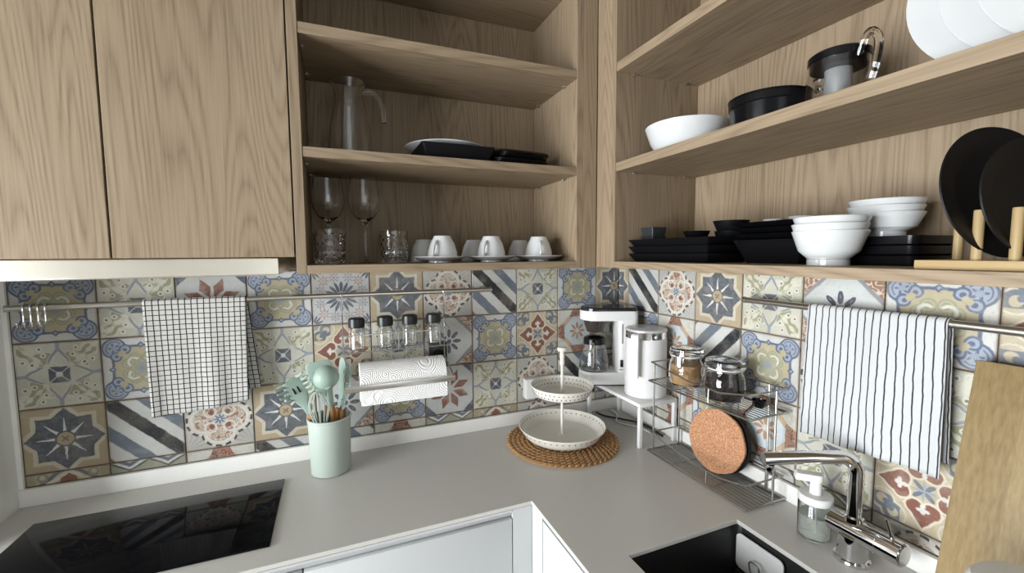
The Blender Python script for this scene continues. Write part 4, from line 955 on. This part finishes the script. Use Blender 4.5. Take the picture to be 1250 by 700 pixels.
# woven mat and tiered stand
MX, MY = -.359, -.200
mt = thing('placemat', 'round woven sea-grass mat under the tiered stand', 'mat', (MX, MY, Z0))
G().lathe([(0, 0), (.178, 0), (.178, .004), (0, .004)], 48).build('mat_backing', SEAGR, mt)
rr = .1725; k = 0
seg = G().ball((0, 0, 0), 1, 6, (1, 1, 1)); sv, sf = seg.v, seg.f
while rr > .02:
    n = max(10, int(2*PI*rr/.0185)); g = G(); wd = .0155
    for i in range(n):
        a = 2*PI*(i+.5*(k % 2))/n
        for s in (1, -1):
            aa = a+s*PI/n*.5
            M = Rz(aa) @ Tr(rr+s*wd*.22, 0, .0055+.0012*s) @ Rz(s*.55) @ Matrix.Diagonal((.0050, .0115, .0042, 1))
            g.add([M @ Vector(p) for p in sv], sf)
    g.build('braid_ring', SEAGR, mt); rr -= wd*.97; k += 1
ts = thing('tiered_stand', 'cream enamel two-tier stand with pierced trays and knob', 'cake stand', (MX, MY+.002, Z0+.0105))
PIERCE = simple('pierced_shadow', (.055, .05, .045), rough=.8)
def pierced(name, zb, zr, rb, rtop, rows, n, hole):
    """enamel tray; the rows of small square piercings are a part of their own, set through the wall"""
    R_ = lambda f: rb+(rtop-rb)*f**.8
    Z_ = lambda f: zb+.0015+(zr-zb-.0015)*f
    fs = [k/6 for k in range(7)]
    prof = [(0, zb), (rb*.96, zb)]+[(R_(f), Z_(f)) for f in fs]+[(R_(f)-.0016, Z_(f)) for f in fs[::-1]]+[(rb*.955, zb+.0016), (0, zb+.0016)]
    o = G().lathe(prof, 96).build(name, CREAM, ts, ang=50)
    g = G(); sl = math.atan2(rtop-rb, zr-zb)
    for row, f in enumerate(rows):
        for i in range(n):
            a = 2*PI*(i+.5*(row % 2))/n
            M = Rz(a) @ Tr(R_(f)-.0008, 0, Z_(f)) @ Matrix.Rotation(sl, 4, 'Y')
            g.box(-.0013, .0013, -hole/2, hole/2, -hole/2, hole/2, 0, 1, M)
    g.build('piercings', PIERCE, o, smooth=False); return o
lo = pierced('lower_tray', .012, .046, .117, .1395, (.70,), 46, .0036)
hi = pierced('upper_tray', .148, .180, .086, .1005, (.28, .68), 42, .0034)
G().lathe([(0, 0), (.030, 0), (.026, .006), (.012, .0118), (0, .0118)], 32).build('foot', CREAM, ts)
for z, r, pp in ((.0462, .1392, lo), (.1802, .1002, hi)):
    G().tube([(r*math.cos(2*PI*k/72), r*math.sin(2*PI*k/72), z) for k in range(72)], .0014, 6, closed=True).build('rolled_rim', CREAM, pp)
G().lathe([(0, .0118), (.012, .0138), (.011, .0155), (.005, .017), (.0046, .020), (.0044, .142), (.010, .145), (.010, .1500), (.0048, .1525), (.0044, .245), (.0044, .252)], 20).build('pole', CREAM, ts)
G().lathe([(.0044, .244), (.0080, .246), (.0080, .258), (.0068, .263), (.0082, .267), (.0082, .281), (.0065, .284), (.0075, .288), (.0150, .291), (.0168, .297), (.0145, .302), (0, .305)], 24).build('knob', CREAM, ts)

# riser shelf
RT = ZC+.143
rs = thing('riser_shelf', 'white riser shelf carrying the coffee maker and kettle', 'shelf', (0, 0, Z0))
G().box(-.1625, -.0145, -.341, -.036, .1305, .1425, .001).build('shelf_board', WPLAS, rs)
for x in (-.1565, -.0205):
    for y in (-.335, -.042): G().box(x-.006, x+.006, y-.006, y+.006, 0, .1305, .0006).build('leg', WPLAS, rs)
ZRZ = RT+.0003
# kettle
kt = thing('electric_kettle', 'white cylindrical electric kettle with steel band on the riser', 'kettle', (-.0765, -.259, ZRZ))
G().lathe([(0, 0), (.064, 0), (.0675, .003), (.0675, .008), (.066, .010), (.0675, .012), (.0665, .190), (.066, .192), (0, .192)], 64).build('body', WPLAS, kt)
G().lathe([(.0655, .1922), (.0663, .193), (.0658, .214), (.0645, .215), (.0, .215), (0, .1922)], 64).build('steel_band', CHROME, kt)
G().lathe([(0, .2252), (.055, .2252), (.0655, .2225), (.0672, .219), (.0672, .2155), (0, .2155)], 64).build('lid', simple('satin_white', (.55, .55, .55), rough=.3, metal=.3), kt)
hd_ = Vector((-.88, -.48, 0)).normalized(); hq = Vector((-hd_.y, hd_.x, 0)); Mh = Matrix((hd_, hq, Vector((0, 0, 1)))).transposed().to_4x4()
g = G().box(.084, .0945, -.0135, .0135, .070, .212, .005, 3, Mh); g.box(.064, .0915, -.0130, .0130, .196, .2135, .004, 3, Mh); g.build('handle', WPLAS, kt)
# coffee maker (long axis turned a little towards the room)
cm = thing('coffee_maker', 'white filter coffee maker with glass carafe on the riser', 'coffee maker', (-.1165, -.096, ZRZ), -.40)
def stad(x0, x1, hy, n=12, r=.02):
    """outline round at -x end, softly cornered at +x end"""
    out = [(x1-r+r*math.sin(a), -hy+r-r*math.cos(a)) for a in [PI/2*k/5 for k in range(6)]]+[(x1-r+r*math.cos(a), hy-r+r*math.sin(a)) for a in [PI/2*k/5 for k in range(6)]]
    out += [(x0+hy+hy*math.cos(a), hy*math.sin(a)) for a in [PI/2+PI*k/(2*n) for k in range(2*n+1)]]
    return out
def shrink(P, k, cx=0): return [(cx+(x-cx)*k, y*k) for x, y in P]
bp_ = stad(-.103, .100, .056)
G().loft([lp(shrink(bp_, .97), .004), lp(bp_, .008), lp(bp_, .040), lp(shrink(bp_, .985), .045), lp(shrink(bp_, .96), .047)]).build('base', WPLAS, cm)
G().loft([lp(shrink(bp_, .955), 0), lp(shrink(bp_, .96), .004)]).build('foot', BPLAS, cm)
G().lathe([(0, .0475), (.046, .0475), (.047, .049), (0, .049)], 40, Tr(-.047, 0, 0)).build('hot_plate', BLACKG, cm)
G().loft([lp(rrect(.0360, .056, .018), .047), lp(rrect(.0360, .056, .018), .255)]).build('column', WPLAS, cm, loc=(.0640, 0, 0))
G().box(.0405, .0985, -.0563, -.0558, .1345, .1350).build('joint_line', GREYPL, cm)
hp_ = stad(-.100, .100, .0565)
G().loft([lp(shrink(hp_, .97), .232), lp(hp_, .236), lp(hp_, .262), lp(shrink(hp_, .985), .266)]).build('head', WPLAS, cm)
G().loft([lp(shrink(hp_, .98), .2662), lp(shrink(hp_, .975), .275), lp(shrink(hp_, .93), .279)]).build('top_lid', simple('smoked_lid', (.02, .02, .021), rough=.12), cm)
G().lathe([(.041, .2315), (.041, .222), (.030, .187), (.020, .184), (0, .184), (0, .186), (.019, .187), (.0285, .190), (.039, .222), (.039, .2315)], 36, Tr(-.045, 0, 0)).build('filter_basket', DARKGL, cm)
G().box(.0385, .0450, -.0572, -.0555, .152, .222, .0008).build('water_gauge', GREYPL, cm)
sw = G().box(.0350, .0450, -.0575, -.0555, .068, .094, .0008).build('switch', BPLAS, cm)
G().box(.0362, .0438, -.0588, -.0573, .0695, .081, .0006).build('rocker', BLACKG, sw)
g = G()
for k_ in range(7): g.box(.0325+k_*.0019, .0339+k_*.0019, -.0566, -.0559, .0575, .0595+(.0012 if k_ % 3 == 1 else 0))
g.build('printed_mark', BPLAS, cm)
g = G().lathe([(0, 0), (.049, 0), (.054, .006), (.053, .026), (.044, .072), (.036, .096), (.037, .102), (.0355, .102), (.0345, .096), (.0423, .072), (.0512, .026), (.050, .004), (0, .0035)], 44, Tr(-.047, 0, .0495)).build('carafe', GLASS, cm)
c2 = G().lathe([(0, .124), (.022, .123), (.037, .116), (.0395, .110), (.0395, .093), (.0375, .093), (.037, .1035), (0, .1035)], 36, Tr(-.047, 0, .0495)).build('carafe_lid', BLACKG, cm)
hdv = Vector((-.25, -.97, 0)).normalized(); p0 = Vector((-.047, 0, .0495))
G().tube(catmull([p0+hdv*.038+Vector((0, 0, .102)), p0+hdv*.056+Vector((0, 0, .098)), p0+hdv*.064+Vector((0, 0, .080)), p0+hdv*.064+Vector((0, 0, .045)), p0+hdv*.061+Vector((0, 0, .018))], 5), .0065, 10, flat=.8).build('carafe_handle', CHROME, cm)
for lab, P, m_ in (('black power cable lying behind the riser legs', [(-.118, -.030, .004), (-.108, -.075, .004), (-.070, -.125, .004), (-.035, -.175, .004), (-.028, -.235, .004), (-.034, -.30, .004)], BPLAS),
                   ('white power cable looped under the riser shelf', [(-.050, -.030, .0035), (-.062, -.085, .0035), (-.098, -.135, .0035), (-.085, -.175, .0035), (-.060, -.21, .0035), (-.052, -.285, .0035)], WPLAS)):
    o = G().tube(catmull(P, 6), .0032, 8).build('power_cable', m_, None, (0, 0, Z0)); tag(o, lab, 'cable')

# two-tier wire rack
X0, X1, Y0, Y1 = -.150, -.018, -.712, -.366
wr = thing('wire_rack', 'two-tier steel wire rack with jars beside the kettle', 'rack', (0, 0, Z0))
PZ = (.006, .225)
for z in PZ:
    G().tube([(X0, Y1, z), (X1, Y1, z), (X1, Y0, z), (X0, Y0, z)], .0032, 8, closed=True).build('tier_frame', WIRE, wr)
    n = 10
    for i in range(1, n):
        x = X0+(X1-X0)*i/n
        G().tube([(x, Y1, z+.0012), (x, Y0, z+.0010)], .0015, 6).build('grid_wire', WIRE, wr)
    for y in (Y1-.10, Y1-.23): G().tube([(X0, y, z-.0012), (X1, y, z-.0012)], .0017, 6).build('cross_wire', WIRE, wr)
    hz = .058
    G().tube([(X0+.004, Y1-.004, z+hz), (X1-.004, Y1-.004, z+hz)], .0023, 8).build('rim_wire', WIRE, wr)
    G().tube([(X0+.004, Y1-.004, z+hz), (X0+.002, (Y0+Y1)/2+.02, z+.040), (X0+.002, (Y0+Y1)/2-.09, z+.040), (X0+.004, Y0+.004, z+hz)], .0023, 8).build('rim_wire', WIRE, wr)
    G().tube([(X0+.004, Y0+.004, z+hz), (X1-.004, Y0+.004, z+hz)], .0023, 8).build('rim_wire', WIRE, wr)
    G().tube([(X1-.004, Y1-.004, z+hz), (X1-.004, Y0+.004, z+hz)], .0023, 8).build('rim_wire', WIRE, wr)
    G().tube([(X0+.0015, -.590, z), (X0+.002, -.590, z+.040)], .0018, 8).build('upright', WIRE, wr)
for x, y in ((X0+.018, Y1-.0015), (X1-.012, Y1-.0015), (X0+.090, Y0+.0015), (X1-.002, Y0+.050)):
    G().tube([(x, y, .0), (x, y, PZ[1]+.058)], .0028, 8).build('post', WIRE, wr)
ZU = ZC+PZ[1]+.0040
def clip_jar(lab, x, y, r, h, fill, mat, ang):
    t = thing('clip_jar', lab, 'jar', (x, y, ZU), 0, 'clip-top jars on the wire rack')
    out = [(0, 0), (r*.78, 0), (r*.90, .004), (r, .020), (r*1.0, h*.40), (r*.95, h*.60), (r*.84, h*.70), (r*.84, h*.76), (r*.88, h*.77)]
    inn = [(r*.78, h*.77), (r*.78, h*.70), (r*.90, h*.58), (r*.945, h*.40), (r*.945, .021), (r*.85, .0065), (0, .0055)]
    G().lathe(out+inn, 48).build('glass_body', GLASS, t)
    G().lathe([(0, .0063), (r*.84, .0073), (r*.935, .0215), (r*.935, min(fill, h*.40)), (r*.87 if fill > h*.5 else r*.93, fill), (0, fill+.004)], 40).build('contents', mat, t)
    G().lathe([(r*.80, h*.772), (r*.93, h*.772), (r*.93, h*.80), (r*.80, h*.80), (r*.8, h*.772)], 40).build('rubber_seal', RUBBER, t)
    G().lathe([(0, h*.955), (r*.55, h*.955), (r*.60, h*.985), (r*.82, h*.985), (r*.92, h*.96), (r*.95, h*.90), (r*.95, h*.805), (r*.78, h*.805), (r*.78, h*.86), (0, h*.87)][::-1], 48).build('glass_lid', GLASS, t)
    for z, q in ((h*.835, .965), (h*.735, .865)):
        G().tube([(r*q*math.cos(2*PI*k_/40), r*q*math.sin(2*PI*k_/40), z) for k_ in range(40)], .0014, 6, closed=True).build('wire_band', CHROME, t)
    d = Vector((math.cos(ang), math.sin(ang), 0)); e = Vector((-d.y, d.x, 0))
    def q3(a, b_, c): return d*a+e*b_+Vector((0, 0, c))
    G().tube(catmull([q3(r*.93, -.010, h*.835), q3(r*1.05, -.010, h*.78), q3(r*1.10, -.009, h*.62), q3(r*1.08, 0, h*.50), q3(r*1.10, .009, h*.62), q3(r*1.05, .010, h*.78), q3(r*.93, .010, h*.835)], 4), .0014, 6).build('clip_bail', CHROME, t)
    G().box(-.0045, .0045, -.001, .001, -.014, .014, 0, 1, Tr(*q3(r*1.06, 0, h*.67)) @ Rz(ang+PI/2)).build('clip_plate', CHROME, t)
clip_jar('clip-top glass jar of brown sugar next to the kettle', -.086, -.449, .0485, .112, .062, SUGAR, 3.55)
clip_jar('clip-top glass jar of dark ground coffee on the wire rack', -.088, -.585, .0515, .108, .064, COFFEE, 2.75)
sp = thing('coffee_scoop', 'black plastic coffee scoop lying on the wire rack', 'scoop', (-.062, -.667, ZU))
G().lathe([(0, 0), (.010, .001), (.015, .008), (.0165, .020), (.0155, .020), (.0135, .009), (.009, .003), (0, .002)], 28).build('cup', BLACKG, sp)
G().tube(catmull([(-.014, -.004, .018), (-.040, -.012, .012), (-.088, -.030, .006)], 6), [.0045]*13, 8, flat=.5).build('handle', BLACKG, sp)
# trivets leaning in the lower tier
ZLw = ZC+PZ[0]+.0034
def disc(name, lab, c, r, th, mat, n, cat, scal=None):
    t = G(); Mx = Vector(n).normalized().to_track_quat('Z', 'Y').to_matrix().to_4x4()
    t.lathe([(0, 0), (r-.001, 0), (r, .001), (r, th-.001), (r-.001, th), (0, th)], 64, Mx, mod=(lambda a, k: 1+.012*math.cos(8*a)) if scal else None)
    return tag(t.build(name, mat, None, c), lab, cat)
disc('cork_trivet', 'round cork trivet leaning in the wire rack', (-.0660, -.548, ZLw+.0866), .0855, .008, CORK, (-.97, -.10, .14), 'trivet', True)
disc('trivet', 'black trivet standing behind the cork one', (-.0530, -.553, ZLw+.0856), .0845, .006, BLACKM, (-.97, -.10, .14), 'trivet')

# tap
fc = thing('kitchen_tap', 'chrome mixer tap with angled spout behind the sink', 'tap', (-.088, -.902, Z0))
G().lathe([(0, 0), (.031, 0), (.0315, .002), (.030, .006), (.0255, .008), (.0255, .052), (0, .052)], 44).build('base', CHROME, fc)
Mf = Matrix.Rotation(PI/2, 4, 'X')
G().lathe([(0, -.041), (.021, -.041), (.0222, -.0395), (.0222, .045), (.0216, .0455), (.0216, .0465), (.0222, .047), (.0222, .082), (.0205, .0835), (0, .0835)], 44, Tr(0, 0, .063) @ Mf).build('mixer_body', CHROME, fc)
G().lathe([(0, .0), (.0185, 0), (.019, .001), (0, .0012)], 32, Tr(0, -.0838, .063) @ Mf).build('end_cap', STEEL, fc)
dv = Vector((-.875, .485, 0)).normalized()
P = [(0, 0, .083), (0, 0, .120), (0, 0, .160), (0, 0, .180)]
P += [tuple(dv*(.030-.030*math.cos(a))+Vector((0, 0, .180+.030*math.sin(a)))) for a in [PI/2*k_/6 for k_ in range(1, 7)]]
P += [tuple(dv*.09+Vector((0, 0, .207))), tuple(dv*.174+Vector((0, 0, .200)))]
P = [Vector(p) for p in P]
G().tube(P, .0132, 28).build('spout', CHROME, fc)
G().lathe([(0, 0), (.0085, 0), (.0095, .002), (.0095, .012), (0, .012)], 20, Tr(*(dv*.162+Vector((0, 0, .1775))))).build('aerator', CHROME, fc)
G().lathe([(.0145, .078), (.0165, .080), (.0165, .090), (.0135, .093)], 28).build('collar', CHROME, fc)
G().tube([(0, -.064, .083), (-.004, -.056, .118)], [.0038, .0030], 12).build('lever', CHROME, fc)
# soap dispenser
sd_ = thing('soap_dispenser', 'clear soap dispenser with white pump behind the sink', 'dispenser', (-.083, -.824, Z0))
G().lathe([(0, 0), (.028, 0), (.031, .003), (.0315, .075), (.0295, .078), (.027, .078), (.0292, .073), (.0287, .006), (0, .005)], 40).build('bottle', GLASSS, sd_)
G().lathe([(0, .0046), (.0284, .0056), (.0290, .050), (0, .050)], 40).build('liquid_soap', SOAPL, sd_)
G().lathe([(0, .0785), (.0315, .0785), (.0325, .080), (.0325, .092), (.0305, .0945), (0, .095)], 40).build('collar', WPLAS, sd_)
G().lathe([(0, .095), (.0115, .095), (.0115, .113), (.0108, .114), (.0108, .124), (0, .124)], 28).build('pump_neck', WPLAS, sd_)
dn = Vector((-.72, .69, 0)).normalized(); ang = math.atan2(dn.y, dn.x)
G().loft([[Rz(ang) @ Vector((x, y, z)) for x, y in stad(-.0135, .040, .0115, 6, .004)] for z in (.1242, .135)]+[[Rz(ang) @ Vector((x, y, .1385)) for x, y in shrink(stad(-.0135, .040, .0115, 6, .004), .9)]]).build('pump_head', WPLAS, sd_)
G().tube([(0, 0, .078), (.006, 0, .008)], .002, 8).build('dip_tube', TRANSL, sd_)
# cutting board
cbd = thing('cutting_board', 'large bamboo cutting board leaning on the tiles by the striped towel', 'cutting board', (-.118, -1.04, Z0))
lean = math.atan2(.098, .43)
Mb = Matrix.Rotation(lean, 4, 'Y')
G().box(-.018, 0, -.30, 0, 0, .437, .003, 2, Mb @ Tr(-.0, 0, .004)).build('board', BAMZ, cbd)
cn = thing('canister', 'white round canister on the worktop in front of the cutting board', 'canister', (-.242, -1.196, Z0))
G().lathe([(0, 0), (.066, 0), (.069, .003), (.070, .190), (.0655, .196), (.03, .199), (0, .1995)], 48).build('canister_body', PORC, cn)
# sponge holder inside the sink
sh = thing('sponge_holder', 'translucent white sponge holder stuck inside the black sink', 'holder', (-.1955, -.783, .838))
G().prism(rrect(.056, .0405, .012, 5), -.0015, .0015, Matrix(((0, 0, 1, 0), (1, 0, 0, 0), (0, 1, 0, 0), (0, 0, 0, 1)))).build('plate', TRANSL, sh)
G().tube(catmull([(-.004, -.016, -.040), (-.016, -.015, -.010), (-.018, -.012, .006), (-.018, .006, .006), (-.016, .010, -.008), (-.004, .011, -.038)], 5), .0016, 8).build('wire_hook', WIRE, sh)
G().box(-.012, -.004, -.050, .050, -.060, -.042, .003).build('tray', BPLAS, sh)
